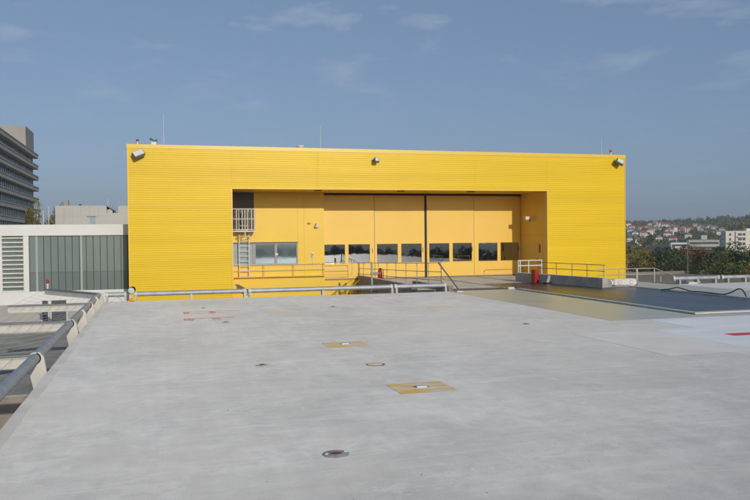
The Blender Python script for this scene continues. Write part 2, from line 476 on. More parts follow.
# dark sliding platform sunk in the deck, with pale kerb strips
plat = empty('sliding_platform', (18.8, 28, 0)); tag(plat, 'dark glossy platform strip with pale edging, set into the deck by the hangar', 'platform')
def pchild(mb, name, material, smooth=False):
    o = mb.build(name, material, smooth=smooth); o.parent = plat; o.matrix_parent_inverse = Matrix.Translation((-18.8, -28, 0)); return o
for i in range(6):
    y0 = 20.42 + i * 2.7
    pchild(box(16.22, 21.48, y0, y0 + 2.685, -.001, .012), 'plate', 'dark_plate')
pchild(box(15.97, 16.2, 20.42, 32.35, 0, .05), 'edge_strip', 'cream_steel')
pchild(box(15.97, 21.75, 20.1, 20.40, 0, .05), 'edge_strip', 'cream_steel')
pchild(box(21.5, 21.74, 20.42, 36.6, 0, .05), 'edge_strip', 'cream_steel')
pchild(box(15.87, 15.965, 20.0, 32.35, .0, .006), 'slot', 'rubber')
pchild(box(15.97, 21.75, 20.0, 20.095, .0, .006), 'slot', 'rubber')
blk = pchild(MB().cbox(15.62, 15.95, 32.45, 32.75, -.002, .10, .02), 'end_block', 'cream_steel')

# black cable across the right edge strip
def smooth_path(P, n=5):
    P = [Vector(p) for p in P]; out = []
    for i in range(len(P) - 1):
        a, b_, c, d = P[max(i - 1, 0)], P[i], P[i + 1], P[min(i + 2, len(P) - 1)]
        for k in range(n):
            t_ = k / n
            out.append(.5 * ((2 * b_) + (c - a) * t_ + (2 * a - 5 * b_ + 4 * c - d) * t_ ** 2 + (3 * b_ - a - 3 * c + d) * t_ ** 3))
    return out + [P[-1]]
tag(MB().tube(smooth_path([(21.2, 28.9, .05), (21.45, 28.6, .10), (21.6, 28.35, .17), (21.68, 28.0, .12), (21.62, 27.5, .07), (21.6, 26.8, .085), (21.55, 26.0, .08),
               (21.64, 25.5, .075), (21.72, 25.15, .20), (21.75, 24.9, .32), (21.77, 24.7, .30), (21.78, 24.55, .14), (21.8, 24.5, .03), (21.9, 24.3, .03), (22.05, 24.05, .03)]), .024, 8).build('cable', 'black_rubber', smooth=True),
    'black cable snaking over the right edge strip of the dark platform', 'cable')

# ------------------------------------------------------------------ hangar
HY = 40.2; HX0, HX1, HT = -1.29, 27.03, 7.18
RX0, RX1, SOF = 3.83, 21.84, 5.03
hang = empty('yellow_hangar', (12.9, 40.2, -3)); tag(hang, 'long yellow corrugated metal hangar with four tall sliding doors in a recess', 'hangar')
def hchild(mb, name, material, parent=None, smooth=False):
    o = mb.build(name, material, smooth=smooth)
    if parent is None:
        o.parent = hang; o.matrix_parent_inverse = Matrix.Translation((-12.9, -40.2, 3))
    else:
        o.parent = parent
        o.matrix_parent_inverse = Matrix.Identity(4) if parent.location.length == 0 else Matrix.Translation(-parent.location)
    return o
def corrugated(x0, x1, z0, z1, pitch=.112, depth=.012, y=HY):
    """horizontal trapezoid ribs facing -Y"""
    prof = []; z = z0
    k0 = math.floor(z0 / pitch)
    zs = []
    k = k0
    while k * pitch < z1:
        b0 = k * pitch
        for dz, dy in ((0, 0), (.060, 0), (.076, depth), (.096, depth)):
            zz = b0 + dz
            if z0 < zz < z1: zs.append((zz, dy))
        k += 1
    prof = [(z0, 0)] + zs + [(z1, 0)]
    mb = MB(); P = []
    for zz, dy in prof: P += [(x0, y + dy, zz), (x1, y + dy, zz)]
    return mb.add(P, [(2 * i, 2 * i + 1, 2 * i + 3, 2 * i + 2) for i in range(len(prof) - 1)])
BK = HY + .06   # body behind the cladding
hchild(box(HX0 + .02, RX0 - .01, BK, 58, -3.2, HT - .03), 'wall', 'yellow_smooth')
hchild(box(RX1 + .01, HX1 - .02, BK, 58, -3.2, HT - .03), 'wall', 'yellow_smooth')
hchild(box(RX0 - .01, RX1 + .01, BK, 58, SOF + .03, HT - .03), 'wall', 'yellow_smooth')
sheets = []
def split(x0, x1, z0, z1, n):
    e = np.linspace(x0, x1, n + 1)
    for a, b_ in zip(e[:-1], e[1:]): sheets.append((a + .003, b_ - .003, z0, z1))
split(HX0, RX0, -3.2, 4.13, 1); split(HX0, RX0, 4.18, HT - .16, 1)
split(RX0, RX1, SOF + .05, HT - .16, 4)
split(RX1, HX1, -3.2, 4.13, 1); split(RX1, HX1, 4.134, HT - .16, 1)
for k, (a, b_, c, d) in enumerate(sheets):
    hchild(corrugated(a, b_, c, d, y=HY - .0015 * (k % 2)), 'cladding_sheet', 'yellow_sheet')
hchild(box(HX0, RX0, HY - .012, HY + .05, 4.13, 4.18), 'joint_flashing', 'trim_yellow')
hchild(MB().box(HX0 - .03, HX1 + .03, HY - .03, HY + .5, HT - .02, HT + .04).box(HX0 - .03, HX1 + .03, HY - .03, HY - .012, HT - .16, HT - .02), 'parapet_cap', 'trim_yellow')
hchild(box(HX0 - .01, HX0 + .05, HY - .014, HY + .6, -3.2, HT - .16), 'corner_flashing', 'trim_yellow')
hchild(box(HX1 - .05, HX1 + .01, HY - .014, HY + .6, -3.2, HT - .16), 'corner_flashing', 'trim_yellow')
hchild(box(RX0 - .07, RX1 + .07, HY - .016, HY + .06, SOF, SOF + .05), 'recess_flashing', 'trim_yellow')
hchild(box(RX0 - .07, RX0, HY - .018, HY + .06, -.6, SOF), 'recess_flashing', 'trim_yellow')
hchild(box(RX1, RX1 + .07, HY - .018, HY + .06, -.6, SOF), 'recess_flashing', 'trim_yellow')
hchild(box(RX0, RX1, HY + .061, 43.9, SOF + .002, SOF + .03), 'soffit', 'yellow_smooth')
for i, x in enumerate((8.3, 13.0, 17.2)):
    hchild(box(x, x + .35, HY + .5, HY + .85, SOF - .04, SOF + .002), 'soffit_lamp', 'dark_grey')
# right jamb in smooth panels with a hidden door
for z0, z1 in ((-.55, 2.48), (2.50, SOF)):
    hchild(box(RX1 - .02, RX1 + .009, HY + .062, 43.7, z0, z1), 'jamb_panel', 'door_orange')
jd = hchild(MB().box(RX1 - .035, RX1 - .021, 41.25, 42.2, 0, 2.1), 'door', 'door_orange')
hchild(box(RX1 - .06, RX1 - .036, 41.33, 41.40, .95, 1.10), 'handle', 'dark_grey', jd)
hchild(box(RX1 - .045, RX1 - .021, 41.0, 41.13, 1.45, 1.95), 'sign_plate', 'red_gloss')
hchild(box(RX0 - .009, RX0 + .02, HY + .062, 43.1, -3.2, SOF), 'jamb_panel', 'door_orange')
# left bay of the recess: smooth wall panels, ribbon window, upper door
PY = 43.1
hchild(box(3.86, 9.27, PY + .12, 58, -3.2, SOF), 'wall', 'yellow_smooth')
for x0, x1, z0, z1 in ((5.29, 7.73, 2.23, SOF), (7.735, 8.1, 2.23, SOF), (8.105, 9.27, .33, SOF), (3.87, 8.1, .33, .93), (7.735, 8.1, .93, 2.228), (3.87, 5.285, 2.23, 2.86), (3.87, 9.27, -3.2, .31)):
    hchild(box(x0, x1, PY, PY + .119, z0, z1), 'wall_panel', 'yellow_smooth')
hchild(box(3.87, 9.27, PY - .25, PY + .0, .29, .325), 'ledge', 'trim_yellow')
win = hchild(MB().box(4.02, 7.73, PY + .02, PY + .11, 2.14, 2.225).box(4.02, 7.73, PY + .02, PY + .11, .94, 1.01).box(4.02, 4.09, PY + .02, PY + .11, 1.01, 2.14)
             .box(7.66, 7.73, PY + .02, PY + .11, 1.01, 2.14).box(5.20, 5.36, PY + .02, PY + .11, 1.01, 2.14).box(6.42, 6.56, PY + .02, PY + .11, 1.01, 2.14), 'window', 'window_grey')
hchild(box(4.09, 5.20, PY + .07, PY + .085, 1.01, 2.14), 'pane', 'blind_glass', win)
hchild(box(5.36, 6.42, PY + .07, PY + .085, 1.01, 2.14), 'pane', 'office_glass', win)
hchild(box(6.56, 7.66, PY + .07, PY + .085, 1.01, 2.14), 'pane', 'office_glass', win)
hchild(MB().box(6.44, 6.6, PY - .03, PY + .02, 1.5, 1.62), 'handle', 'white_steel', win)
hchild(box(4.0, 7.75, PY - .12, PY + .019, 2.226, 2.262), 'window_drip', 'window_grey')
hchild(box(4.0, 7.75, PY - .06, PY + .019, .935, .96), 'window_sill', 'trim_yellow')
ud = hchild(MB().box(3.87, 5.25, PY + .04, PY + .11, 4.12, SOF - .002).box(3.87, 3.95, PY + .04, PY + .11, 2.87, 4.12).box(4.52, 4.62, PY + .04, PY + .11, 2.87, 4.12).box(5.14, 5.25, PY + .04, PY + .11, 2.87, 4.12), 'upper_door', 'dark_grey')
hchild(box(3.95, 4.52, PY + .09, PY + .10, 2.87, 4.12), 'pane', 'violet_glass', ud)
hchild(box(4.62, 5.14, PY + .09, PY + .10, 2.87, 4.12), 'pane', 'violet_glass', ud)
hchild(box(5.25, 5.285, PY - .01, PY + .118, 2.86, SOF), 'upper_door_jamb', 'dark_grey')
# four sliding door leaves
DYF = 43.5
hchild(box(9.28, 21.83, DYF + .2, 58, -3.2, SOF), 'wall', 'dark_gap')
hchild(box(9.27, 21.83, DYF - .03, DYF + .15, SOF - .10, SOF), 'door_track', 'dark_gap')
leaf = [(9.30, 12.36), (12.385, 15.50), (15.62, 18.665), (18.69, 21.80)]
wins = [(9.36, 10.58), (10.79, 12.08), (12.53, 13.81), (14.03, 15.31), (15.77, 17.06), (17.28, 18.53), (18.99, 20.25), (20.46, 21.70)]
for i, (x0, x1) in enumerate(leaf):
    off = .05 * (i % 2)
    y0 = DYF + off
    ws = wins[2 * i:2 * i + 2]
    mb = MB().box(x0, x1, y0, y0 + .08, 2.10, SOF - .11).box(x0, x1, y0, y0 + .08, .03, .90)
    edges = [x0] + [e for w in ws for e in w] + [x1]
    for a, b_ in zip(edges[::2], edges[1::2]):
        if b_ - a > .005: mb.box(a, b_, y0, y0 + .08, .90, 2.10)
    d = hchild(mb, 'sliding_door', 'door_orange')
    hchild(box(x0 + .01, x1 - .01, y0 - .012, y0 - .001, .03, .085), 'bottom_seal', 'dark_rail', d)
    hchild(box(x0, x0 + .02, y0 - .006, y0 - .0005, .09, SOF - .12), 'edge_seal', 'dark_rail', d)
    for j, (a, b_) in enumerate(ws):
        t1, t2 = random.uniform(-.004, .004), random.uniform(-.003, .003)
        w = hchild(MB().add([(a, y0 + .03, .94), (b_, y0 + .03 + t1, .94), (b_, y0 + .03 + t1 + t2, 2.06), (a, y0 + .03 + t2, 2.06),
                             (a, y0 + .06, .94), (b_, y0 + .06, .94), (b_, y0 + .06, 2.06), (a, y0 + .06, 2.06)],
                            [(0, 1, 2, 3), (7, 6, 5, 4), (0, 4, 5, 1), (1, 5, 6, 2), (2, 6, 7, 3), (3, 7, 4, 0)]), 'pane', 'solar_glass', d)
        hchild(box(a, b_, y0 - .008, y0 + .05, 2.06, 2.10), 'window_head', 'door_orange', d)
        hchild(box(a, b_, y0 - .008, y0 + .05, .90, .94), 'window_sill', 'door_orange', d)
    hchild(MB().beam((x1 - .12, y0 - .03, 1.55), (x1 - .12, y0 - .03, 1.8), .03, .03), 'handle', 'dark_rail', d)
    if i == 3:
        hchild(MB().tube([(19.35, y0 - .02, .12), (19.35, y0 - .05, .34), (19.45, y0 - .05, .40), (21.3, y0 - .05, .40)], .02, 6), 'brake_bar', 'olive_yellow', d)
hchild(box(15.50, 15.62, DYF + .03, DYF + .19, 0, SOF - .1), 'centre_gap', 'dark_gap')
hchild(box(9.28, 11.33, DYF, DYF + .19, -3.2, .0), 'base_wall', 'yellow_smooth')
hchild(box(9.28, 21.83, DYF - .04, DYF + .18, .002, .028), 'threshold', 'dark_rail')

# ------------------------------------------------------------------ things on the hangar
def floodlight(name, x, z, w, h, tilt, rz, label, y=HY):
    t = empty(name, (x, y, z)); tag(t, label, 'floodlight', 'floodlights on the hangar front')
    M = Matrix.Translation((0, -.34, 0)) @ Euler((R(tilt), 0, R(rz)), 'XYZ').to_matrix().to_4x4()
    def tr(mb): mb.v = [tuple(M @ Vector(p)) for p in mb.v]; return mb
    tr(MB().cbox(-w / 2, w / 2, -.09, .10, -h / 2, h / 2, .03)).build('housing', 'lamp_house', t)
    tr(box(-w / 2 + .04, w / 2 - .04, -.10, -.089, -h / 2 + .04, h / 2 - .04)).build('lens', 'lamp_glass', t)
    MB().beam((0, 0, .0), (0, -.30, .0), .06, .05).beam((-w / 2 - .02, -.34, 0), (w / 2 + .02, -.34, 0), .03, .03).build('bracket', 'lamp_house', t)
    MB().box(-.09, .09, -.03, -.001, -.09, .09).build('wall_plate', 'lamp_house', t)
    return t
def ftilt(t, ry):
    t.rotation_euler = (0, R(ry), 0)
f1 = floodlight('floodlight', -.75, 6.70, .58, .36, -30, 18, 'large tilted floodlight at the top left corner of the hangar'); ftilt(f1, -24)
f2 = floodlight('floodlight', 11.5, 6.62, .26, .30, -25, 0, 'small floodlight high in the middle of the hangar front')
f3 = floodlight('floodlight', 26.45, 6.76, .46, .36, -32, -14, 'tilted floodlight at the top right corner of the hangar'); ftilt(f3, 30)

def rod(x, y, z0, h, label):
    t = empty('lightning_rod', (x, y, z0)); tag(t, label, 'lightning rod', 'lightning rods on the hangar roof')
    MB().lathe([(.06, 0), (.06, .05), (.022, .08)], n=10).build('foot', 'rail_steel', t)
    MB().tube([(0, 0, .05), (0, 0, h)], .014, 6, r2=.008).build('rod', 'white_steel', t)
rod(.48, 40.45, HT + .03, 1.60, 'tall thin lightning rod near the left end of the hangar roof')
rod(8.56, 40.45, HT + .03, 1.22, 'thin lightning rod above the left part of the hangar doors')
rod(25.6, 40.45, HT + .03, .98, 'short thin lightning rod near the right end of the hangar roof')
def beacon(x, y, z, h, label, base='white_steel', dome='red_gloss', order=0):
    t = empty('obstruction_light', (x, y, z)); tag(t, label, 'beacon', 'red obstruction lights')
    MB().lathe([(.04, 0), (.04, h * .45), (.075, h * .46), (.075, h * .55)], n=12).build('stand', base, t, smooth=True)
    MB().lathe([(.065, h * .55), (.075, h * .7), (.06, h * .88), (.02, h)], n=12).build('dome', dome, t, smooth=True)
    return t
beacon(-.80, 40.5, HT + .04, .30, 'red and white beacon on the left end of the hangar roof')
beacon(26.25, 40.5, HT + .04, .32, 'red obstruction light on the right end of the hangar roof')
h = empty('siren', (-.02, 40.5, HT + .04)); tag(h, 'small dark siren horn on a white box on the hangar roof', 'siren')
MB().cbox(-.13, .13, -.1, .1, 0, .17, .02).build('box', 'white_steel', h)
MB().lathe([(.03, 0), (.035, .10), (.07, .20)], (0, 0, .24), (-.9, -.1, .45), 12).build('horn', 'dark_grey', h, smooth=True)
MB().lathe([(.03, 0), (.035, .06), (.06, .12)], (.05, 0, .24), (.9, .1, .1), 12).build('horn', 'dark_grey', h, smooth=True)
MB().tube([(0, 0, .17), (0, 0, .27)], .03, 8).build('stem', 'dark_grey', h)
v = empty('roof_vent', (7.6, 41.2, HT - .03)); tag(v, 'low pale roof vent just showing above the hangar edge', 'roof vent')
MB().lathe([(.16, 0), (.16, .22), (.22, .23), (.2, .30), (.05, .34)], n=12).build('cap', 'white_steel', v)
# lamps and fittings on the recess wall
def wall_lamp(x, z, label):
    t = empty('wall_lamp', (x, PY, z)); tag(t, label, 'wall lamp')
    MB().box(-.06, .06, -.03, -.001, -.02, .14).build('wall_plate', 'white_steel', t)
    MB().beam((0, -.03, .08), (0, -.16, .06), .04, .04).build('arm', 'lamp_house', t)
    MB().lathe([(.05, .12), (.07, .05), (.13, -.10), (.115, -.11)], (0, -.16, 0), (-.0, -.25, 1), 14).build('shade', 'white_steel', t, smooth=True)
wall_lamp(8.82, 3.18, 'small white lamp on the yellow wall left of the doors')
t = empty('alarm_button', (8.38, PY, 3.28)); tag(t, 'tiny red alarm unit beside the white wall lamp', 'alarm')
MB().cbox(-.09, .09, -.06, -.001, -.04, .04, .012).build('housing', 'red_gloss', t)
box(-.03, .03, -.068, -.0605, -.02, .02).build('button', 'orange_paint', t)
t = empty('intercom', (8.58, PY, 1.40)); tag(t, 'small pale intercom on a post in front of the yellow wall', 'intercom')
MB().cbox(-.08, .08, -.09, -.001, -.02, .22, .015).build('housing', 'white_steel', t)
box(-.04, .04, -.097, -.091, .05, .15).build('speaker', 'lamp_house', t)
MB().beam((0, -.03, -.02), (0, -.03, -.50), .03, .03).build('conduit', 'white_steel', t)
t = empty('security_camera', (RX1 - .02, 41.95, 3.42)); tag(t, 'white camera unit with a red mark on the shaded jamb', 'camera')
MB().box(-.03, -.001, -.08, .08, -.08, .08).build('wall_plate', 'white_steel', t)
MB().beam((-.03, 0, 0), (-.22, 0, .03), .04, .04).build('arm', 'white_steel', t)
MB().cbox(-.52, -.16, -.12, .12, -.02, .20, .03).build('body', 'white_steel', t)
box(-.30, -.2, -.128, -.121, -.12, .06).build('mark', 'red_gloss', t)

# caged ladder
lad = empty('caged_ladder', (4.70, PY - .22, .33)); tag(lad, 'white steel ladder with a railed platform on the yellow recess wall', 'ladder')
L0 = .0
for x in (-.27, .27):
    MB().tube([(x, 0, 0), (x, 0, 3.75)], .028, 8).build('stile', 'white_steel', lad)
for i in range(11):
    MB().tube([(-.27, 0, .04 + i * .28), (.27, 0, .04 + i * .28)], .020, 6).build('rung', 'white_steel', lad)
for z in (2.25, 2.50):
    pts = [(.27, 0, z)] + [(.40 * math.cos(a), -.42 * math.sin(a) - .05, z) for a in np.linspace(.2, math.pi - .2, 9)] + [(-.27, 0, z)]
    MB().tube(pts, .02, 6).build('hoop', 'white_steel', lad)
for z in (.6, 1.9):
    for x in (-.27, .27):
        MB().beam((x, 0, z), (x, .218, z), .03, .02).build('stand_off', 'white_steel', lad)
# landing with railing in front of the upper door
MB().box(-.82, .58, -.55, .215, 2.50, 2.545).build('landing', 'rail_steel', lad)
for x in (-.82, -.44, -.14, .14, .36, .58):
    MB().tube([(x, -.53, 2.5), (x, -.53, 3.75)], .026, 6).build('baluster', 'white_steel', lad)
for z in (2.62, 3.2, 3.75):
    MB().tube([(-.83, -.53, z), (.6, -.53, z)], .024, 6).build('landing_rail', 'white_steel', lad)
MB().tube([(.0, -.56, 2.2), (.0, -.56, 3.75)], .03, 6).build('drop_bar', 'white_steel', lad)

# ledge rail left of the doors
lr = empty('ledge_rail', (6.6, 42.9, .325)); tag(lr, 'thin white railing on the ledge under the ribbon window', 'railing')
for x in (-2.66, -.82, .85, 2.58):
    MB().tube([(x, 0, 0), (x, 0, .69)], .016, 6).build('post', 'rail_steel', lr)
for z in (.36, .69):
    MB().tube([(-2.68, 0, z), (4.25, 0, z)], .016, 6).build('rail', 'white_steel', lr)
MB().tube([(4.24, 0, .0), (4.24, 0, .69)], .016, 6).build('post', 'rail_steel', lr)
MB().tube([(2.58, 0, .012), (4.24, 0, .012)], .012, 6).build('foot_rail', 'olive_yellow', lr)

# railing on the left edge of the apron
ra = empty('apron_railing', (11.5, 43.2, 0)); tag(ra, 'thin dark three-rail railing along the left side of the hangar apron', 'railing')
posts = [(11.40, 43.38), (11.53, 42.95), (11.81, 40.79), (11.95, 39.64), (12.10, 38.5), (12.25, 37.29), (12.41, 36.03), (12.57, 34.8), (12.74, 33.54)]
ztop = [.98, .99, 1.04, 1.07, 1.10, 1.13, 1.17, 1.21, 1.26]
lp = [(x - 11.5, y - 43.2) for x, y in posts]
for (x, y), z in zip(lp, ztop):
    MB().tube([(x, y, 0), (x, y, z)], .018, 6).build('post', 'rail_steel', ra)
for k in (1.0, .66, .34):
    MB().tube([(x, y, z * k) for (x, y), z in zip(lp, ztop)], .017, 6).build('rail', 'dark_rail', ra)
MB().tube([(12.70 - 11.5, 33.8 - 43.2, 1.25), (12.98 - 11.5, 31.9 - 43.2, .06)], .035, 8).build('brace', 'arm_grey', ra)
MB().box(12.80 - 11.5, 13.1 - 11.5, 31.75 - 43.2, 32.05 - 43.2, .0, .05).build('foot_plate', 'cream_steel', ra)

# post lamp and extinguisher by the apron
pl = empty('lamp_post', (10.98, 39.2, -.55)); tag(pl, 'short grey lamp post with a bracket outside the apron wall', 'lamp post')
MB().tube([(0, 0, 0), (0, 0, 1.70)], .055, 10).build('post', 'galvanised', pl, smooth=True)
MB().beam((0, 0, .15), (.345, 0, .15), .08, .08).beam((0, 0, .45), (.345, 0, .45), .08, .08).build('bracket', 'arm_grey', pl)
MB().cbox(-.07, .40, -.05, .05, 1.05, 1.15, .015).build('arm', 'arm_grey', pl)
def extinguisher(x, y, label, s=1.0):
    t = empty('fire_extinguisher', (x, y, -.003)); tag(t, label, 'extinguisher', 'red fire extinguishers by the apron'); t.scale = (s, s, s)
    MB().lathe([(.10, 0), (.12, .03), (.12, .52), (.09, .62), (.04, .66)], n=16).build('bottle', 'red_gloss', t, smooth=True)
    MB().cbox(-.05, .10, -.03, .03, .66, .74, .01).build('valve', 'black_rubber', t)
    MB().tube([(.06, 0, .68), (.16, -.05, .62), (.16, -.06, .3), (.13, -.05, .12)], .018, 6).build('hose', 'black_rubber', t)
extinguisher(11.75, 40.3, 'red fire extinguisher behind the thin dark railing left of the apron', 1.05)
cab = empty('extinguisher_cabinet', (19.03, 36.35, -.003), R(9)); tag(cab, 'red extinguisher cabinet standing against the low kerb wall', 'cabinet')
MB().cbox(-.14, .14, -.16, .16, 0, .70, .02).build('body', 'red_gloss', cab)
MB().box(-.11, .11, -.172, -.1605, .06, .62).build('door', 'red_gloss', cab)
MB().box(.05, .08, -.19, -.1725, .3, .4).build('handle', 'dark_grey', cab)

# kerb wall on the right of the apron
KA, KB = Vector((18.85, 38.27, 0)), Vector((19.95, 31.5, 0))
kd = (KB - KA).normalized(); kn = Vector((-kd.y, kd.x, 0))
if kn.x < 0: kn = -kn
kw = tag(MB().poly([(KA.x, KA.y), (KB.x, KB.y), ((KB + kn * .35).x, (KB + kn * .35).y), ((KA + kn * .35).x, (KA + kn * .35).y)][::-1], -.02, .46).build('kerb_wall', 'concrete'),
         'low grey concrete kerb wall splaying out on the right of the apron', 'wall')
wr = empty('kerb_railing', (KA.x, KA.y, .46)); tag(wr, 'thin railing on top of the grey kerb wall', 'railing')
Lk = (KB - KA).length
for s in (2.25, 3.3, 4.5, 5.6, 6.75):
    p = kd * s + kn * .17
    MB().tube([(p.x, p.y, -.02), (p.x, p.y, .60)], .018, 6).build('post', 'rail_steel', wr)
for z in (.60, .31):
    a = kd * 1.7 + kn * .17; b_ = kd * (Lk - .03) + kn * .17
    MB().tube([(a.x, a.y, z), (b_.x, b_.y, z)], .018, 6).build('rail', 'dark_rail', wr)
# short bright rail at the far end of the kerb
fr = empty('white_rail', (19.1, 38.42, 0)); tag(fr, 'short bright white rail at the far end of the kerb wall', 'railing')
for x in (.0, .12, .62, 1.42):
    MB().tube([(x, 0, -.003), (x, 0, 1.10)], .032, 8).build('post', 'white_steel', fr)
for z in (1.10, .82):
    MB().tube([(-.02, 0, z), (1.44, 0, z)], .032, 8).build('rail', 'white_steel', fr)
# railing beyond, ending in a slanted brace
br = empty('deck_railing', (23.8, 34.4, -.003)); tag(br, 'grey railing with a slanted end right of the yellow wall', 'railing')
for x, r_ in ((-1.05, .02), (0, .055), (1.05, .03)):
    MB().tube([(x, 0, 0), (x, 0, .73)], r_, 8).build('post', 'rail_steel', br)
for z in (.72, .42):
    MB().tube([(-2.3, 0, z), (1.05 if z > .5 else 1.25, 0, z)], .022, 6).build('rail', 'rail_steel', br)
MB().tube([(1.05, 0, .72), (1.75, -1.9, .05)], .03, 8).build('brace', 'rail_steel', br)
MB().box(.1, .6, -.4, .2, 0, .003).box(1.5, 2.0, -2.1, -1.75, .003, .08).build('foot_plate', 'cream_steel', br)
# white wheeled buffer at the kerb end
bu = empty('white_buffer', (21.2, 31.75, .0)); tag(bu, 'white rounded trolley block with two red rings at the kerb end', 'trolley')
MB().cbox(-.62, .66, -.2, .2, .055, .40, .07).build('body', 'white_steel', bu)
for x in (-.3, .32):
    rg = MB().lathe([(.10, 0), (.10, .006)], (x, -.2, .23), (0, -1, 0), 18).build('ring', 'pale_red', bu)
    MB().lathe([(.065, .0062), (.065, .010)], (x, -.2, .23), (0, -1, 0), 18).build('disc', 'white_steel', rg)
MB().lathe([(.05, -.03), (.165, -.02), (.165, .06), (.05, .07)], (-.69, -.0, .215), (1, 0, 0), 16).build('wheel', 'white_steel', bu, smooth=True)
MB().lathe([(.05, -.03), (.13, -.02), (.13, .06), (.05, .07)], (.68, 0, .2), (1, 0, 0), 16).build('wheel', 'arm_grey', bu, smooth=True)
MB().cbox(-.98, -.76, -.2, .2, .015, .36, .02).build('counterweight', 'concrete', bu)
MB().box(-.9, .7, -.12, .12, .012, .06).build('chassis', 'arm_grey', bu)
# small floor lamp leaning at the kerb
fl = empty('floor_lamp', (19.22, 35.3, -.003), R(9)); tag(fl, 'small grey floor spotlight on a dark base in front of the kerb wall', 'spotlight')
MB().cbox(-.2, .16, -.14, .14, 0, .08, .02).build('base', 'black_rubber', fl)
MB().beam((-.05, 0, .06), (.08, 0, .42), .16, .06, up=(0, 1, 0)).build('lamp_head', 'rail_steel', fl)

# yellow stair rails in the light well
for k, x in enumerate((10.05, 10.55)):
    st = empty('stair_rail', (x, 42.6, -3.0)); tag(st, ('left' if k == 0 else 'right') + ' sloping yellow stair rail below the hangar doors', 'handrail', 'yellow stair rails in the light well')
    MB().tube([(-.6, 0, 2.05), (.75, 0, 3.1)], .025, 6).build('rail', 'olive_yellow', st)
    for p, z in ((-.5, 2.13), (.1, 2.59), (.7, 3.06)):
        MB().tube([(p, 0, 0), (p, 0, z)], .02, 6).build('post', 'olive_yellow', st)

# ------------------------------------------------------------------ deck fittings
def yellow_plate(x, y, label, block=True, paint='yellow_paint'):
    t = empty('tie_down_plate', (x, y, 0)); tag(t, label, 'floor plate', 'worn yellow plates on the deck')
    box(-.48, .48, -.41, .41, -.001, .004).build('plate', paint, t)
    if block:
        MB().cbox(-.09, .09, -.055, .055, .003, .035, .008).build('block', 'white_steel', t)
        MB().box(.095, .13, -.03, .03, .003, .02).build('cap', 'arm_grey', t)
yellow_plate(4.18, 11.98, 'nearest and largest worn yellow square plate with a white block')
yellow_plate(4.20, 17.38, 'worn yellow square plate in the middle of the deck, beyond the round yellow patch')
yellow_plate(4.05, 25.75, 'far faded yellow square plate near the front pipe, left of centre', False, 'yellow_faint')
yellow_plate(9.55, 25.4, 'far faded yellow square plate near the slanted brace', False, 'yellow_faint')
t = empty('floor_socket', (4.10, 14.43, 0)); tag(t, 'round yellow patch with a dark rim on the deck', 'floor socket')
MB().lathe([(.19, -.001), (.19, .006), (.15, .012)], n=22).build('rim', 'lamp_house', t)
MB().lathe([(.155, .004), (.15, .016), (.02, .02)], (-.02, -.02, 0), n=22).build('cover', 'yellow_paint', t)
def flush_light(x, y, r_, label, glass='amber_glass'):
    t = empty('flush_light', (x, y, 0)); tag(t, label, 'deck light', 'round flush lights in the deck')
    MB().lathe([(r_, -.001), (r_, .006), (r_ * .85, .016), (r_ * .5, .02)], n=24).build('ring', 'ring_grey', t, smooth=True)
    MB().lathe([(r_ * .5, .008), (r_ * .46, .022), (r_ * .3, .03), (r_ * .05, .032)], n=18).build('lens', glass, t, smooth=True)
    for a in (.2, 3.3):
        MB().lathe([(.02, .01), (.02, .026), (.012, .03)], (r_ * .75 * math.cos(a), r_ * .75 * math.sin(a), 0), n=8).build('bolt', 'white_steel', t)
flush_light(1.96, 8.6, .155, 'nearest round flush light with an amber lens')
flush_light(1.97, 15.06, .12, 'round flush light left of the yellow plates', 'amber_glass')
flush_light(1.97, 23.1, .12, 'far round flush light beyond the others, by the red strokes', 'lamp_house')
for i, (x, y, r_, w) in enumerate(((9.98, 19.62, .10, 'right of the yellow plates'), (6.07, 26.9, .10, 'in the middle near the front pipe'), (1.62, 28.2, .08, 'behind the red strokes'))):
    t = empty('deck_drain', (x, y, 0)); tag(t, 'tiny dark drain in the deck ' + w, 'drain', 'small dark drains in the deck')
    MB().lathe([(r_, -.001), (r_, .006), (r_ * .6, .012)], n=14).build('disc', 'lamp_house', t)
    MB().lathe([(.02, .008), (.02, .02)], n=8).build('bolt', 'dark_gap', t)

# loose grit blown about on the coating
gm = MB()
for _ in range(110):
    gx_, gy_ = random.uniform(-1.6, 12), 4 + 24 * random.random() ** 1.6
    q = random.uniform(.004, .010); a0 = random.uniform(0, 6.28)
    ring = [(gx_ + q * (1 + .4 * math.sin(3 * t_ + a0)) * math.cos(t_), gy_ + q * math.sin(t_), -.001) for t_ in np.linspace(0, 5.03, 5)]
    gm.add(ring + [(gx_ + q * .2, gy_, q * .9)], [(0, 1, 5), (1, 2, 5), (2, 3, 5), (3, 4, 5), (4, 0, 5)])
tag(gm.build('deck_grit', 'lamp_house'), 'tiny loose grit scattered over the grey deck', 'grit', kind='stuff')

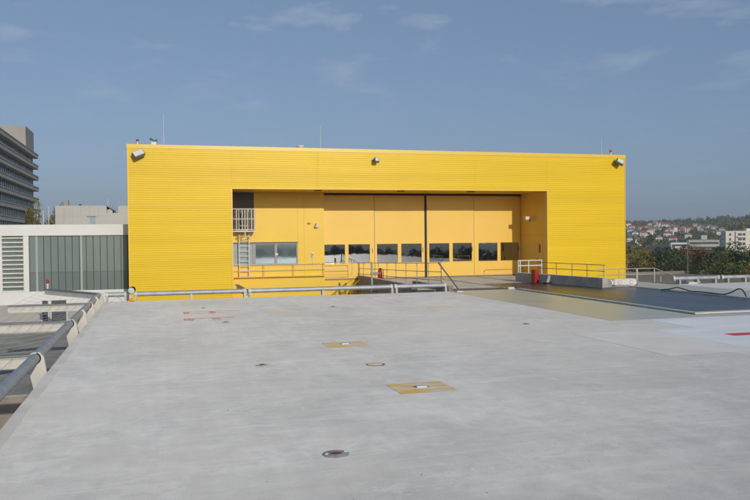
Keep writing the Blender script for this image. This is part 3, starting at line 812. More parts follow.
# ------------------------------------------------------------------ edge pipes, net arms, safety nets
PR = .095; PZ = .27
def pipe(p, q, label, brackets, direction):
    t = empty('edge_pipe', p); tag(t, label, 'pipe', 'galvanised edge pipes round the deck')
    P0 = Vector(p); d = (Vector(q) - P0)
    dn = d.normalized()
    MB().tube([dn * .01, d - dn * .01], PR, 20).build('pipe', 'galvanised', t, smooth=True)
    dn = d.normalized()
    for e in ((0.0,) if direction == 'left' else (.075, d.length - .075)):
        c = dn * e
        MB().tube([c - dn * .05, c + dn * .05], PR + .02, 20).build('collar', 'cream_steel', t, smooth=True)
    for s in brackets:
        c = dn * s
        if direction == 'left':
            # cream web plate from the deck flank up to the pipe
            MB().add([(.21, c.y - .05, -.78), (-.02, c.y - .05, -.62), (-.14, c.y - .05, -.05), (-.12, c.y - .05, .02), (.08, c.y - .05, .12), (.16, c.y - .05, .02), (.21, c.y - .05, -.3),
                      (.21, c.y + .05, -.78), (-.02, c.y + .05, -.62), (-.14, c.y + .05, -.05), (-.12, c.y + .05, .02), (.08, c.y + .05, .12), (.16, c.y + .05, .02), (.21, c.y + .05, -.3)],
                     [(6, 5, 4, 3, 2, 1, 0), (7, 8, 9, 10, 11, 12, 13)] + [(k, (k + 1) % 7, 7 + (k + 1) % 7, 7 + k) for k in range(7)]).build('bracket', 'cream_steel', t)
        else:
            MB().box(c.x - .045, c.x + .045, -.225, .05, -PZ, -PR * .6).build('bracket', 'galvanised', t)
    return t
LPX = -2.22
arms_y = [3.6, 9.65, 15.7, 21.85, 27.75]
names = ['nearest stretch of edge pipe beside the deck, cut by the left frame edge', 'second stretch of edge pipe along the left side of the deck',
         'third stretch of edge pipe along the left side of the deck', 'fourth stretch of edge pipe along the left side of the deck', 'last stretch of edge pipe along the left side, ending at the corner']
ys = arms_y + [32.7]
for i in range(5):
    pipe((LPX, ys[i], PZ), (LPX, ys[i + 1] - .0, PZ), names[i], [.0] + ([ys[i + 1] - ys[i]] if i == 4 else []) + [(ys[i + 1] - ys[i]) / 2] * (1 if i >= 3 else 0), 'left')
FY = 32.58
fx = [(-1.98, -1.12, 'very short piece of edge pipe at the left front corner'), (-.88, 3.64, 'left stretch of the front edge pipe before the yellow wall'),
      (3.70, 10.08, 'long middle stretch of the front edge pipe'), (10.12, 12.60, 'right end stretch of the front edge pipe by the slanted brace')]
for a, b_, lab in fx:
    n = max(1, round((b_ - a) / 2.6))
    pipe((a, FY, PZ), (b_, FY, PZ), lab, [.08 + k * (b_ - a - .16) / n for k in range(n + 1)], 'front')
for a, b_, lab in ((24.55, 27.3, 'left stretch of the front edge pipe right of the platform'), (27.4, 29.9, 'far right stretch of the front edge pipe at the frame edge')):
    pipe((a, FY, PZ), (b_, FY, PZ), lab, [.3, 1.35, 2.4], 'front')

def net_arm(p, q, label):
    t = empty('net_arm', p); tag(t, label, 'beam', 'cantilever arms of the safety net')
    d = Vector(q) - Vector(p)
    MB().beam((0, 0, 0), d, .16, .035).build('top_flange', 'arm_grey', t)
    dz = Vector((0, 0, -.12)); dn = d.normalized()
    MB().beam(dz, d + dz, .03, .20).build('web', 'cream_steel', t)
    MB().beam(dz * 1.9, d + dz * 1.9, .12, .02).build('bottom_flange', 'cream_steel', t)
    MB().beam(dn * .12 + dz, dn * .17 + dz, .12, .20).build('stiffener', 'cream_steel', t)
labs = ['hidden', 'net arm nearest to the camera', 'nearest net arm reaching left from the deck edge pipe', 'second net arm reaching left from the deck edge pipe', 'third net arm reaching left, its tip in view']
for y, lab in list(zip(arms_y, labs))[1:]:
    net_arm((LPX - .02, y, PZ + .06), (-4.72, y, PZ + .06), lab)
net_arm((-2.25, 32.85, PZ + .05), (-4.75, 36.9, PZ + .05), 'diagonal dark net arm at the deck corner')
for x, lab in ((3.66, 'dark net arm pointing at the hangar under its left window'),):
    net_arm((x, FY + .1, PZ + .02), (x, FY + 4.2, PZ + .02), lab)
beacon(-4.62, 36.7, PZ + .06, .42, 'red obstruction light on the tip of the diagonal net arm')

def net(c00, c10, c11, c01, label):
    """wire net stretched between four corners, sagging a little"""
    t = MB(); A, B_, C_, D_ = map(Vector, (c00, c10, c11, c01))
    nu = max(4, int((B_ - A).length / .25)); nv = max(4, int((D_ - A).length / .75))
    def pt(u, v):
        p = A.lerp(B_, u).lerp(D_.lerp(C_, u), v); p.z -= .16 * math.sin(math.pi * u) * math.sin(math.pi * v); return p
    for i in range(nu + 1):
        t.tube([pt(i / nu, k / 5) for k in range(6)], .0035, 3)
    for j in range(nv + 1):
        t.tube([pt(k / 5, j / nv) for k in range(6)], .0035, 3)
    o = t.build('safety_net', 'net_wire')
    tag(o, label, 'net', 'safety nets round the deck')
nz = PZ + .02
for i, lab in zip(range(1, 4), ('nearest bay of wire safety net left of the deck', 'middle bay of wire safety net left of the deck', 'far straight bay of wire safety net left of the deck')):
    net((-2.33, arms_y[i] + .09, nz), (-4.7, arms_y[i] + .09, nz), (-4.7, arms_y[i + 1] - .09, nz), (-2.33, arms_y[i + 1] - .09, nz), lab)
net((-2.33, arms_y[4] + .09, nz), (-4.7, arms_y[4] + .09, nz), (-4.72, 36.6, nz), (-2.36, 32.75, nz), 'corner bay of wire safety net by the red beacon')

# corner floodlight with orange foot
cf = empty('corner_floodlight', (-1.0, 32.15, 0), R(-50)); cf.scale = (.85, .85, .85); tag(cf, 'black floodlight on a white post with an orange foot at the deck corner', 'floodlight')
MB().lathe([(.20, 0), (.19, .02), (.09, .05), (.08, .16)], n=16).build('foot', 'orange_paint', cf, smooth=True)
MB().tube([(0, 0, .1), (0, 0, .5)], .045, 10).build('post', 'white_steel', cf)
MB().lathe([(.06, .14), (.14, .10), (.17, -.06), (.17, -.10)], (.14, 0, .56), (-.45, .75, .25), 18).build('housing', 'black_rubber', cf, smooth=True)
MB().lathe([(.15, -.085), (.15, -.104), (.05, -.11)], (.14, 0, .56), (-.45, .75, .25), 18).build('lens', 'lamp_glass', cf, smooth=True)
MB().beam((0, 0, .48), (.14, 0, .56), .05, .05).build('bracket', 'lamp_house', cf)
cb = tag(MB().tube([(-1.05, 32.0, .03), (-1.25, 31.9, .02), (-1.4, 32.05, .16), (-1.55, 32.2, .2), (-1.7, 32.1, .03), (-1.72, 32.25, .02)], .02, 6).build('white_cable', 'white_steel', smooth=True),
         'short white cable coiled beside the orange lamp foot', 'cable')

# ------------------------------------------------------------------ white annex with channel glass
AY = 42.0
an = empty('white_annex', (-5, AY, -3)); tag(an, 'white flat-roofed annex with green channel glass and a louvred window', 'building')
def achild(mb, name, material, parent=None):
    o = mb.build(name, material); o.parent = parent or an
    o.matrix_parent_inverse = Matrix.Translation((5, -AY, 3)) if parent is None else Matrix.Identity(4)
    return o
achild(box(-40, -1.36, AY + .25, 58, -8, 3.26), 'body', 'white_render')
achild(box(-40, -1.36, AY - .03, AY + .3, 2.71, 3.27), 'fascia', 'white_render')
achild(box(-7.418, -1.36, AY, AY + .249, -.75, -.10), 'base_wall', 'white_render')
achild(box(-40, -7.42, AY, AY + .249, -.75, 2.708), 'wall_pier', 'white_render')
achild(box(-6.36, -6.14, AY, AY + .249, -.098, 2.708), 'wall_pier', 'white_render')
bxs = np.linspace(-6.13, -1.40, 15)
for i in range(14):
    a, b_ = bxs[i], bxs[i + 1]
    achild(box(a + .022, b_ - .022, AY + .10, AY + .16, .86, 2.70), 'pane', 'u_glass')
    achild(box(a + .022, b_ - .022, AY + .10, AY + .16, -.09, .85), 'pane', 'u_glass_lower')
for i in range(15):
    achild(box(bxs[i] - .02, bxs[i] + .02, AY + .08, AY + .2, -.095, 2.706), 'mullion', 'mullion_green')
for x in (-5.83, -3.72):
    achild(box(x, x + .10, AY + .06, AY + .098, -.095, 2.706), 'column', 'column_pale')
achild(box(-6.13, -1.4, AY + .17, AY + .245, -.095, 2.706), 'glass_backing', 'mullion_green')
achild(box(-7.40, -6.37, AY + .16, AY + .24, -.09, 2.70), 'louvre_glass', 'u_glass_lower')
for i in range(13):
    z = -.06 + i * .222
    achild(MB().beam((-7.42, AY + .08, z), (-6.36, AY + .08, z), .10, .065), 'slat', 'white_steel')
achild(MB().box(-7.42, -7.37, AY + .02, AY + .18, -.095, 2.706).box(-6.40, -6.362, AY + .02, AY + .18, -.095, 2.706), 'louvre_frame', 'white_steel')
# windows of the storey below
achild(box(-40, -1.36, AY + .01, AY + .24, -8, -.752), 'lower_wall', 'grey_render')
for x0, x1 in ((-5.55, -5.28), (-5.12, -4.42)):
    w = achild(MB().box(x0 - .05, x1 + .05, AY - .03, AY - .001, -.58, -.53).box(x0 - .05, x1 + .05, AY - .03, AY - .001, -1.68, -1.62).box(x0 - .05, x0, AY - .03, AY - .001, -1.62, -.58).box(x1, x1 + .05, AY - .03, AY - .001, -1.62, -.58), 'window', 'white_steel')
    achild(box(x0, x1, AY - .015, AY - .002, -1.62, -.58), 'pane', 'house_window', w)

# lower roofs left of the deck
lo = tag(box(-30, -2.06, 24.6, 41.95, -8, -2.2).build('lower_roof', 'lower_roof'), 'dark grey flat roof below the safety net', 'roof')
box(-30, -2.06, 24.2, 24.6, -8, -2.05).build('parapet', 'concrete_brown', lo)
lb = tag(box(-30, -2.06, 2, 24.19, -8, -3.3).build('terrace', 'concrete'), 'brown boarded terrace below the edge pipe at left', 'terrace')
for i in range(60):
    y0 = 12.2 + i * .2
    box(-12, -2.1, y0, y0 + .185, -3.3, -3.26).build('plank', 'brown_deck', lb)

# ------------------------------------------------------------------ beige service building behind the annex
sb = empty('service_building', (-8, 90, GROUND)); tag(sb, 'beige panelled flat-roofed building rising behind the white annex', 'building')
def schild(mb, name, material):
    o = mb.build(name, material, sb); o.matrix_parent_inverse = Matrix.Translation((8, -90, -GROUND)); return o
schild(box(-10.40, -5.15, 90.05, 110, GROUND, 6.18), 'body', 'beige_panel')
schild(box(-5.15, 4.0, 90.05, 110, GROUND, 5.40), 'body', 'beige_panel')
schild(box(-3.95, 4.0, 90.04, 108, 5.402, 6.20), 'upper_block', 'beige_panel')
for i in range(6):
    a = -10.44 + i * .885
    schild(box(a, a + .875, 90.0, 90.049, 5.08, 6.22), 'panel', 'beige_panel')
    if i != 4: schild(box(a, a + .875, 90.0, 90.049, -1, 5.07), 'panel', 'beige_panel')
    else: schild(box(a, a + .875, 90.0, 90.049, -1, 3.9), 'panel', 'beige_panel')
schild(box(-7.16, -6.34, 90.01, 90.048, 3.92, 5.06), 'window', 'blind_glass')
schild(box(-7.2, -6.3, 89.93, 90.02, 4.98, 5.07), 'window_head', 'tower_frame')
schild(MB().add([(-5.2, 89.98, 6.25), (-4.4, 89.98, 5.75), (-4.4, 95, 5.75), (-5.2, 95, 6.25), (-5.2, 89.98, 6.17), (-4.4, 89.98, 5.67), (-4.4, 95, 5.67), (-5.2, 95, 6.17)],
                [(0, 1, 2, 3), (4, 7, 6, 5), (0, 4, 5, 1), (1, 5, 6, 2), (2, 6, 7, 3), (3, 7, 4, 0)]), 'canopy', 'dark_grey')
schild(box(-5.1, -4.55, 90.2, 94, 5.3, 5.8), 'hatch', 'beige_panel')
schild(box(-9.9, -9.4, 93, 94, 6.18, 6.95), 'flue', 'tower_frame')
schild(MB().lathe([(.16, 0), (.16, .2), (.10, .3)], (-8.05, 92, 6.17), n=10), 'vent', 'dark_grey')
schild(MB().tube([(-5.0, 90.4, 6.1), (-5.0, 90.4, 6.9)], .03, 6), 'mast', 'white_steel')
for x, hgt, w in ((-11.9, 5.6, 'left of two thin white flagpoles beside the beige building'), (-11.35, 6.1, 'right of two thin white flagpoles beside the beige building')):
    fp = tag(MB().tube([(0, 0, 0), (0, 0, hgt - GROUND)], .06, 8, r2=.04).lathe([(.09, 0), (.09, .1)], (0, 0, hgt - GROUND), n=8).build('flagpole', 'white_steel', loc=(x, 92, GROUND)), w, 'flagpole', 'thin white flagpoles')

# ------------------------------------------------------------------ hospital tower at far left
TX = -30.8; TY0, TY1 = 120, 230
tw = empty('office_tower', (TX, 180, GROUND)); tag(tw, 'tall office slab with beige balcony bands and dark window strips at the left edge', 'building')
def tchild(mb, name, material, parent=None):
    o = mb.build(name, material, parent or tw)
    o.matrix_parent_inverse = Matrix.Translation((-TX, -180, -GROUND)) if parent is None else Matrix.Identity(4)
    return o
tchild(box(TX - 16, TX - 1.7, TY0, TY1 - 1.2, GROUND, 25.4), 'core', 'tower_frame')
for k in range(13):
    zt = 25.9 - 3.02 * k
    tchild(MB().box(TX - 17, TX, TY0 - 1, TY1, zt - 1.05, zt).box(TX - 17, TX + .12, TY0 - 1, TY1 + .12, zt - .16, zt + .05), 'balcony_band', 'tower_band')
    if k < 12 and zt > -6:
        g = tchild(box(TX - 1.69, TX - 1.25, TY0, TY1 - 1.25, zt - 3.0, zt - 1.06), 'window_strip', 'tower_glass')
        mm = MB()
        for j in range(46):
            y = TY0 + j * 2.4
            mm.box(TX - 1.27, TX - 1.12, y, y + .22, zt - 3.0, zt - 1.06)
        tchild(mm, 'mullion_row', 'tower_frame', g)['kind'] = 'stuff'
tchild(box(TX - 14, TX - 1.0, TY1 - 14, TY1 - .4, 25.95, 31.9), 'penthouse', 'penthouse_grey')

# ------------------------------------------------------------------ roofs and street right of the hangar
fo = tag(box(29.5, 140, 62, 92, GROUND, -3.15).build('brown_roof', 'brown_roof'), 'long low brown flat roof beyond the deck, below the trees', 'building')
box(29.5, 140, 61.6, 62.0, -4, -3.0).build('parapet', 'brown_deck', fo)
box(29.5, 140, 92.0, 92.3, -4, -2.75).build('parapet', 'dark_rail', fo)
for i in range(3):
    box(45 + i * 13, 46.5 + i * 13, 74, 75.5, -3.16, -2.95).build('skylight', 'rail_steel', fo)
sl = empty('street_lamp', (62.5, 80, -3.15)); tag(sl, 'slender grey mast rising in front of the trees', 'lamp post')
MB().tube([(0, 0, 0), (0, 0, 4.6)], .04, 8, r2=.028).build('mast', 'arm_grey', sl)
MB().cbox(-.12, .12, -.12, .12, 0, .08, .02).build('foot', 'rail_steel', sl)
MB().cbox(-.12, .05, -.04, .04, 4.56, 4.63, .015).build('head', 'arm_grey', sl)
for i, x in enumerate((57.2, 59.2)):
    ml = empty('roof_mast', (x, 78, -3.15)); tag(ml, ('left' if i == 0 else 'right') + ' of two short white pipes on the brown roof', 'pipe')
    MB().tube([(0, 0, 0), (0, 0, .55)], .035, 8).build('pipe', 'white_steel', ml)
    MB().lathe([(.06, .52), (.06, .58), (.02, .62)], n=8).build('cap', 'white_steel', ml)

# ------------------------------------------------------------------ trees
def crown_mesh(name, seed, rx, rz, zc, nclump, nleaf, leaf, material):
    g = np.random.default_rng(seed)
    cl = []
    for _ in range(nclump):
        d = g.normal(size=3); d /= np.linalg.norm(d)
        rr = g.uniform(.35, 1.0) ** .6
        c = d * rr * np.array([rx, rx, rz]); c[2] += zc
        if c[2] < zc - rz * .75: c[2] = zc - rz * .6
        cl.append((c, g.uniform(.20, .36) * rx))
    P = []
    for c, s in cl:
        k = nleaf // nclump
        d = g.normal(size=(k, 3)); d /= np.linalg.norm(d, axis=1)[:, None]
        P.append(c + d * s * (g.uniform(.3, 1, size=(k, 1)) ** .5) * np.array([1, 1, .8]))
    P = np.concatenate(P); n = len(P)
    nn = g.normal(size=(n, 3)) + (P - np.array([0, 0, zc])) / rx * .9 + np.array([0, 0, .5])
    nn /= np.linalg.norm(nn, axis=1)[:, None]
    a = np.cross(nn, g.normal(size=(n, 3))); a /= np.linalg.norm(a, axis=1)[:, None]
    b_ = np.cross(nn, a)
    s = (leaf * g.uniform(.6, 1.3, size=(n, 1)))
    V = np.stack([P - a * s, P - b_ * s * .6, P + a * s, P + b_ * s * .6], 1).reshape(-1, 3)
    me = bpy.data.meshes.new(name)
    me.from_pydata(V.tolist(), [], [(4 * i, 4 * i + 1, 4 * i + 2, 4 * i + 3) for i in range(n)])
    me.materials.append(MATS[material])
    return me
def trunk_mesh(name, seed, hgt, zc, rx):
    g = np.random.default_rng(seed); t = MB()
    pts = [(0, 0, 0), (g.normal() * .1, g.normal() * .1, hgt * .3), (g.normal() * .2, g.normal() * .2, hgt * .6), (g.normal() * .3, g.normal() * .3, hgt * .9)]
    t.tube(pts, .32, 8, r2=.06)
    for k in range(6):
        a = k * 1.05 + g.uniform(-.3, .3); z = hgt * g.uniform(.3, .65); ln = rx * g.uniform(.5, .8)
        t.tube([(0, 0, z), (ln * .5 * math.cos(a), ln * .5 * math.sin(a), z + ln * .35), (ln * math.cos(a), ln * math.sin(a), z + ln * .75)], .12, 6, r2=.03)
    me = bpy.data.meshes.new(name); me.from_pydata(t.v, [], t.f); me.materials.append(MATS['bark'])
    return me
LEAVES = ['leaf_green', 'leaf_dark', 'leaf_olive', 'leaf_yellow', 'leaf_rust']
CNAME = {'leaf_green': 'mid green', 'leaf_dark': 'dark green', 'leaf_olive': 'olive green', 'leaf_yellow': 'yellowing', 'leaf_rust': 'rusty brown'}
crowns = {}
for i, lf in enumerate(LEAVES):
    for k in range(2):
        rx = 4.6 + .5 * k
        crowns[(lf, k)] = (crown_mesh('crown', 40 + i * 2 + k, rx, 5.4 - .4 * k, 7.6, 46, 13000, .165, lf), trunk_mesh('trunk', 90 + i * 2 + k, 12.0, 7.6, rx))
def tree(x, y, s, lf, k, label, group, rz=0.0, zb=None, sxy=None):
    z = terrain(x, y) if zb is None else zb
    t = empty('broadleaf_tree', (x, y, z - .05), rz); t.scale = (sxy or s, sxy or s, s)
    tag(t, label, 'tree', group)
    cme, tme = crowns[(lf, k)]
    for nm, me in (('crown', cme), ('trunk', tme)):
        o = bpy.data.objects.new(nm, me); scene.collection.objects.link(o); o.parent = t
# belt of trees beyond the brown roof: (azimuth seen from the deck, distance, size, leaf)
belt = [(32.6, 118, 1.08, 3), (34.0, 128, 1.10, 2), (35.0, 150, 1.10, 2), (35.9, 122, .98, 4), (36.9, 140, 1.12, 1), (37.7, 118, 1.00, 1), (38.4, 155, 1.10, 4), (39.1, 128, 1.10, 1), (40.2, 118, 1.04, 0),
        (40.9, 148, 1.12, 0), (41.6, 126, 1.02, 1), (42.6, 114, 1.00, 3), (43.3, 140, 1.14, 2), (44.4, 118, 1.0, 4), (45.5, 130, 1.1, 1),
        (33.3, 175, 1.10, 2), (34.8, 190, 1.06, 3), (36.3, 180, 1.02, 2), (37.5, 195, .98, 0), (39.0, 185, .96, 4), (40.3, 200, .98, 2), (41.8, 185, 1.0, 1), (43.0, 195, 1.05, 2), (44.3, 190, 1.05, 0),
        (31.0, 140, 1.1, 2), (29.5, 160, 1.15, 1)]
vis = sorted([b_ for b_ in belt if b_[0] < 45])
front = [b_ for b_ in vis if b_[1] < 160]; back = [b_ for b_ in vis if b_[1] >= 160]
for row, nm in ((front, 'front'), (back, 'rear')):
    for i, (az, d, s, c) in enumerate(row):
        lf = LEAVES[c]
        x, y = d * math.sin(R(az)), d * math.cos(R(az))
        tree(x, y, s, lf, i % 2, '%s tree, %s from the yellow wall in the %s row of the belt' % (CNAME[lf], ORD[i], nm), 'trees in the belt beyond the brown roof', random.uniform(0, 6.28))
# tree seen between the tower and the beige building
tree(-18.6, 140, 1.80, 'leaf_olive', 1, 'olive tree between the office slab and the beige building', 'trees beside the beige building', 1.0, sxy=.62)
tree(-17.6, 152, 1.78, 'leaf_dark', 0, 'dark tree just left of the beige building corner', 'trees beside the beige building', 2.0, sxy=.6)
tree(-6.3, 125, 1.40, 'leaf_dark', 1, 'dark tree top showing in the notch of the beige roof', 'trees beside the beige building', 4.0)

# woods reading as one mass: far hillside, and the valley behind the helipad
def wood(name, label, spots, nq, leaf):
    P = []; MI = []
    g = RNG
    n = len(spots)
    allV = []
    for (x, y, s, mi) in spots:
        z = terrain(x, y)
        d = g.normal(size=(nq, 3)); d /= np.linalg.norm(d, axis=1)[:, None]
        d[:, 2] = np.abs(d[:, 2]) * 1.0 - .25
        p = d * np.array([3.6, 3.6, 5.2]) * s * g.uniform(.55, 1.05, size=(nq, 1)) + np.array([x, y, z + 5.0 * s])
        nn = d + g.normal(size=(nq, 3)) * .5; nn /= np.linalg.norm(nn, axis=1)[:, None]
        a = np.cross(nn, g.normal(size=(nq, 3))); a /= np.linalg.norm(a, axis=1)[:, None]
        b_ = np.cross(nn, a)
        sz = leaf * s * g.uniform(.7, 1.3, size=(nq, 1))
        allV.append(np.stack([p - a * sz, p - b_ * sz * .7, p + a * sz, p + b_ * sz * .7], 1).reshape(-1, 3))
        MI += [mi] * nq
    V = np.concatenate(allV); nf = len(V) // 4
    me = bpy.data.meshes.new(name)
    me.vertices.add(len(V)); me.vertices.foreach_set('co', V.astype(np.float32).ravel())
    me.loops.add(nf * 4); me.loops.foreach_set('vertex_index', np.arange(nf * 4, dtype=np.int32))
    me.polygons.add(nf); me.polygons.foreach_set('loop_start', np.arange(0, nf * 4, 4, dtype=np.int32))
    for lf in LEAVES: me.materials.append(MATS[lf])
    me.polygons.foreach_set('material_index', np.array(MI, dtype=np.int32))
    me.update(); me.validate()
    o = bpy.data.objects.new(name, me); scene.collection.objects.link(o)
    tag(o, label, 'wood', kind='stuff')

# ------------------------------------------------------------------ houses on the hillside (azimuth, distance, width, wall, roof)
def px_spot(px, dist):
    az = yaw + math.atan((px - 375) / 770)
    return dist * math.sin(az), dist * math.cos(az)
H_LIST = [  # x in the view, distance, width, storeys, wall, roof, turn
    (628, 1180, 10, 2, 'house_white', 'roof_red', .3), (627, 1010, 9, 3, 'house_white', 'roof_grey', .1), (640, 1060, 9, 3, 'house_white', 'roof_red', -.3),
    (647, 1080, 13, 2, 'house_white', 'roof_red', .2), (637.5, 960, 7, 3, 'house_white', 'roof_grey', .5), (652.5, 960, 11, 2, 'house_white', 'roof_grey', -.2),
    (634, 830, 9, 3, 'house_white', 'roof_grey', .4), (643.5, 820, 8, 3, 'house_white', 'roof_orange', -.1), (655.5, 1240, 10, 3, 'house_white', 'roof_grey', .0),
    (656, 1120, 9, 2, 'house_cream', 'roof_grey', .2), (665.5, 1130, 13, 3, 'house_white', 'roof_red', .1), (672, 1090, 8, 2, 'house_white', 'roof_grey', -.4),
    (669, 880, 12, 3, 'house_cream', 'roof_grey', .2), (667, 800, 9, 2, 'house_white', 'roof_red', .1), (682, 960, 10, 3, 'house_white', 'roof_grey', .3),
    (682.5, 890, 9, 2, 'house_cream', 'roof_red', .0), (700.5, 1010, 10, 2, 'house_cream', 'roof_grey', .1), (703.5, 900, 8, 3, 'house_white', 'roof_grey', -.3),
    (714, 920, 8, 2, 'house_cream', 'roof_grey', .2), (722, 860, 8, 2, 'house_cream', 'roof_grey', .0), (719, 800, 7, 2, 'house_white', 'roof_grey', .3),
    (630, 905, 8, 3, 'house_white', 'roof_grey', .2), (649, 880, 9, 2, 'house_white', 'roof_orange', .3), (659, 985, 8, 2, 'house_white', 'roof_grey', -.2),
    (676, 1010, 9, 2, 'house_white', 'roof_red', .3), (690, 920, 8, 2, 'house_cream', 'roof_red', .1), (709, 985, 9, 2, 'house_white', 'roof_grey', .2),
    (632, 1090, 9, 2, 'house_white', 'roof_red', .0), (661, 1190, 8, 2, 'house_white', 'roof_red', .2),
    (629, 720, 7, 2, 'house_white', 'roof_grey', .2), (638, 690, 7, 2, 'house_white', 'roof_orange', .1), (658, 730, 8, 2, 'house_cream', 'roof_grey', .3),
    (673, 700, 7, 2, 'house_white', 'roof_red', -.2), (688, 760, 8, 2, 'house_white', 'roof_grey', .1),
    (695, 1080, 7, 2, 'house_cream', 'roof_grey', .1), (649, 1180, 8, 2, 'house_cream', 'roof_red', .4), (742, 1260, 8, 2, 'house_white', 'roof_grey', .0)]
HOUSE_POS = []
def house(px, dist, w, st, wall, roof, turn, idx):
    x, y = px_spot(px, dist)
    z = terrain(x, y)
    w *= .80; st = 2; hgt = 2.5 * st + .6; dpt = w * .9
    t = empty('hillside_house', (x, y, z - .3), -math.atan2(x, y) + turn + (math.pi / 2 if idx % 5 < 3 else 0))
    cn_ = {'house_white': 'white', 'house_cream': 'cream'}[wall]; rn = {'roof_red': 'red', 'roof_grey': 'grey', 'roof_orange': 'orange'}[roof]
    tag(t, '%s hillside house with a %s roof, %s of the houses counted from the left' % (cn_, rn, ORD[idx]), 'house', 'houses on the far hillside')
    box(-w / 2, w / 2, -dpt / 2, dpt / 2, -1, hgt).build('wall', wall, t)
    rh = w * .28; e = .5
    MB().add([(-w / 2 - e, -dpt / 2 - e, hgt - .15), (w / 2 + e, -dpt / 2 - e, hgt - .15), (w / 2 + e, dpt / 2 + e, hgt - .15), (-w / 2 - e, dpt / 2 + e, hgt - .15), (-w / 2 - e, 0, hgt + rh), (w / 2 + e, 0, hgt + rh)],
             [(0, 1, 5, 4), (2, 3, 4, 5), (0, 4, 3), (1, 2, 5), (3, 2, 1, 0)]).build('roof', roof, t)
    for k in range(st):
        for j in (-.27, .02, .28):
            box(j * w - .4, j * w + .4, -dpt / 2 - .04, -dpt / 2 + .02, 1.0 + 2.4 * k, 2.0 + 2.4 * k).build('window', 'house_window', t)
            box(-w / 2 - .04, -w / 2 + .02, j * dpt - .4, j * dpt + .4, 1.0 + 2.4 * k, 2.0 + 2.4 * k).build('window', 'house_window', t)
    HOUSE_POS.append((x, y, w))
for i, hh in enumerate(sorted(H_LIST)): house(*hh, i)
# apartment block
def block(px, dist, label):
    x, y = px_spot(px, dist); z = terrain(x, y)
    t = empty('apartment_block', (x, y, z), -math.atan2(x, y) + .25); tag(t, label, 'building')
    top = 3.2 - z
    box(-9.5, 9.5, -6, 6, -1, top).build('wall', 'block_cream', t)
    rf = box(-9.7, 9.7, -6.2, 6.2, top, top + .5).build('roof', 'house_white', t)
    box(3, 7.5, -3, 3, top + .5, top + 2.0).build('lift_house', 'block_cream', rf)
    box(9.6, 15, -2, 9, -1, top - 3).build('wing', 'block_cream', t)
    n = int(top / 2.9)
    box(-4.3, -3.9, -6.25, -6.0, 0, top).build('stair_slot', 'house_window', t)
    for k in range(n):
        zz = top - 2.4 - 2.9 * k
        for xx, w in ((-7.6, 1.1), (-2.6, 2.2), (.0, 1.6), (4.2, 1.1), (6.6, 1.1)):
            box(xx, xx + w, -6.06, -5.98, zz, zz + 1.5).build('window', 'house_window', t)
        for yy in (-3.5, 0, 3.0):
            box(-9.56, -9.48, yy, yy + 1.1, zz, zz + 1.5).build('window', 'house_window', t)
        box(-2.8, 2.0, -7.1, -6.0, zz - .9, zz - .2).build('balcony', 'house_white', t)
    HOUSE_POS.append((x, y, 34))
block(740, 520, 'cream apartment block with rows of windows at the right edge of the hillside')
gx, gy = px_spot(697, 560); gz = terrain(gx, gy)
gb = empty('grey_institute', (gx, gy, gz), -math.atan2(gx, gy) + .15); tag(gb, 'flat grey building with a rooftop box below the hillside houses', 'building')
GT = -2.0 - gz
box(-6, 13, -6, 6, -1, GT).build('wall', 'beige_panel', gb)
box(-17, -6.01, -5, 6, -1, GT - 1.6).build('wing', 'house_white', gb)
rf = box(-6.2, 13.2, -6.2, 6.2, GT, GT + .4).build('roof', 'roof_grey', gb)
box(2.5, 6, -2, 2, GT + .4, GT + 3.2).build('roof_box', 'beige_panel', rf)
for zz in (GT - 2.6, GT - 5.8):
    box(-5.5, 12.5, -6.06, -5.98, zz, zz + 1.3).build('window_strip', 'house_window', gb)
box(-16.5, -6.5, -5.06, -4.98, GT - 4.0, GT - 2.7).build('window_strip', 'house_window', gb)
HOUSE_POS.append((gx, gy, 40))

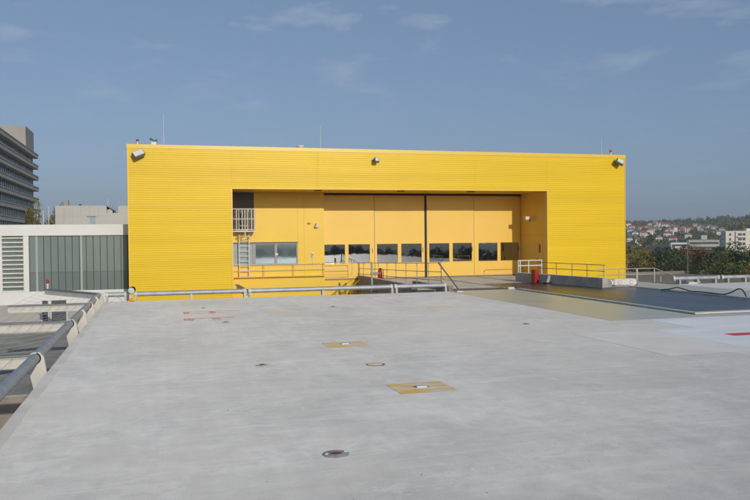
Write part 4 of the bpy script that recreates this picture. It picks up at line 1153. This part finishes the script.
spots = []
hp = np.array(HOUSE_POS)
def clear(x, y, d):
    # keep a garden and the line of sight down the slope open in front of each house
    for hx, hy, w in HOUSE_POS:
        L = math.hypot(hx, hy); ux, uy = hx / L, hy / L
        along = L - (x * ux + y * uy); side = abs(-x * uy + y * ux)
        if -6 < along < (90 if L < 780 else 36) + w and side < w * .6 + 3.0: return False
    return True
tries = 0
while len(spots) < 3400 and tries < 40000:
    tries += 1
    az = R(random.uniform(26, 52)); d = math.sqrt(random.uniform(260 ** 2, 1480 ** 2))
    x, y = d * math.sin(az), d * math.cos(az)
    if not clear(x, y, d): continue
    c = random.choices(range(5), (.30, .34, .22, .06, .08))[0]
    s = random.uniform(.75, 1.25) * (.72 if d < 540 else 1.0)
    if 560 < d < 1230 and math.degrees(az) < 41.0: s *= .70
    spots.append((x, y, s, c))
wood('hillside_wood', 'autumn wood covering the far hillside between the houses', spots, 44, 1.0)
spots2 = []
for _ in range(900):
    a = R(random.uniform(125, 245)); d = random.uniform(45, 420)
    x, y = d * math.sin(a), d * math.cos(a)
    spots2.append((x, y, random.uniform(.8, 1.15), random.choices(range(5), (.3, .4, .2, .05, .05))[0]))
wood('valley_wood', 'dark wood in the valley behind the helipad', spots2, 60, 1.1)

# ------------------------------------------------------------------ haze
hz = MB().box(-2150, 2150, -2150, 2150, GROUND - 8, 62)
me = bpy.data.meshes.new('haze'); me.from_pydata(hz.v, [], hz.f)
ho = bpy.data.objects.new('haze', me); scene.collection.objects.link(ho)
ho['kind'] = 'stuff'; ho['label'] = 'thin pale blue autumn haze over the valley'; ho['category'] = 'haze'
HM = bpy.data.materials.new('haze'); HM.use_nodes = True
HM.node_tree.nodes.clear()
o_ = HM.node_tree.nodes.new('ShaderNodeOutputMaterial')
pv = HM.node_tree.nodes.new('ShaderNodeVolumePrincipled')
pv.inputs['Color'].default_value = (.80, .87, .95, 1)
pv.inputs['Density'].default_value = .00026
pv.inputs['Anisotropy'].default_value = 0.0
HM.node_tree.links.new(pv.outputs[0], o_.inputs['Volume'])
me.materials.append(HM)
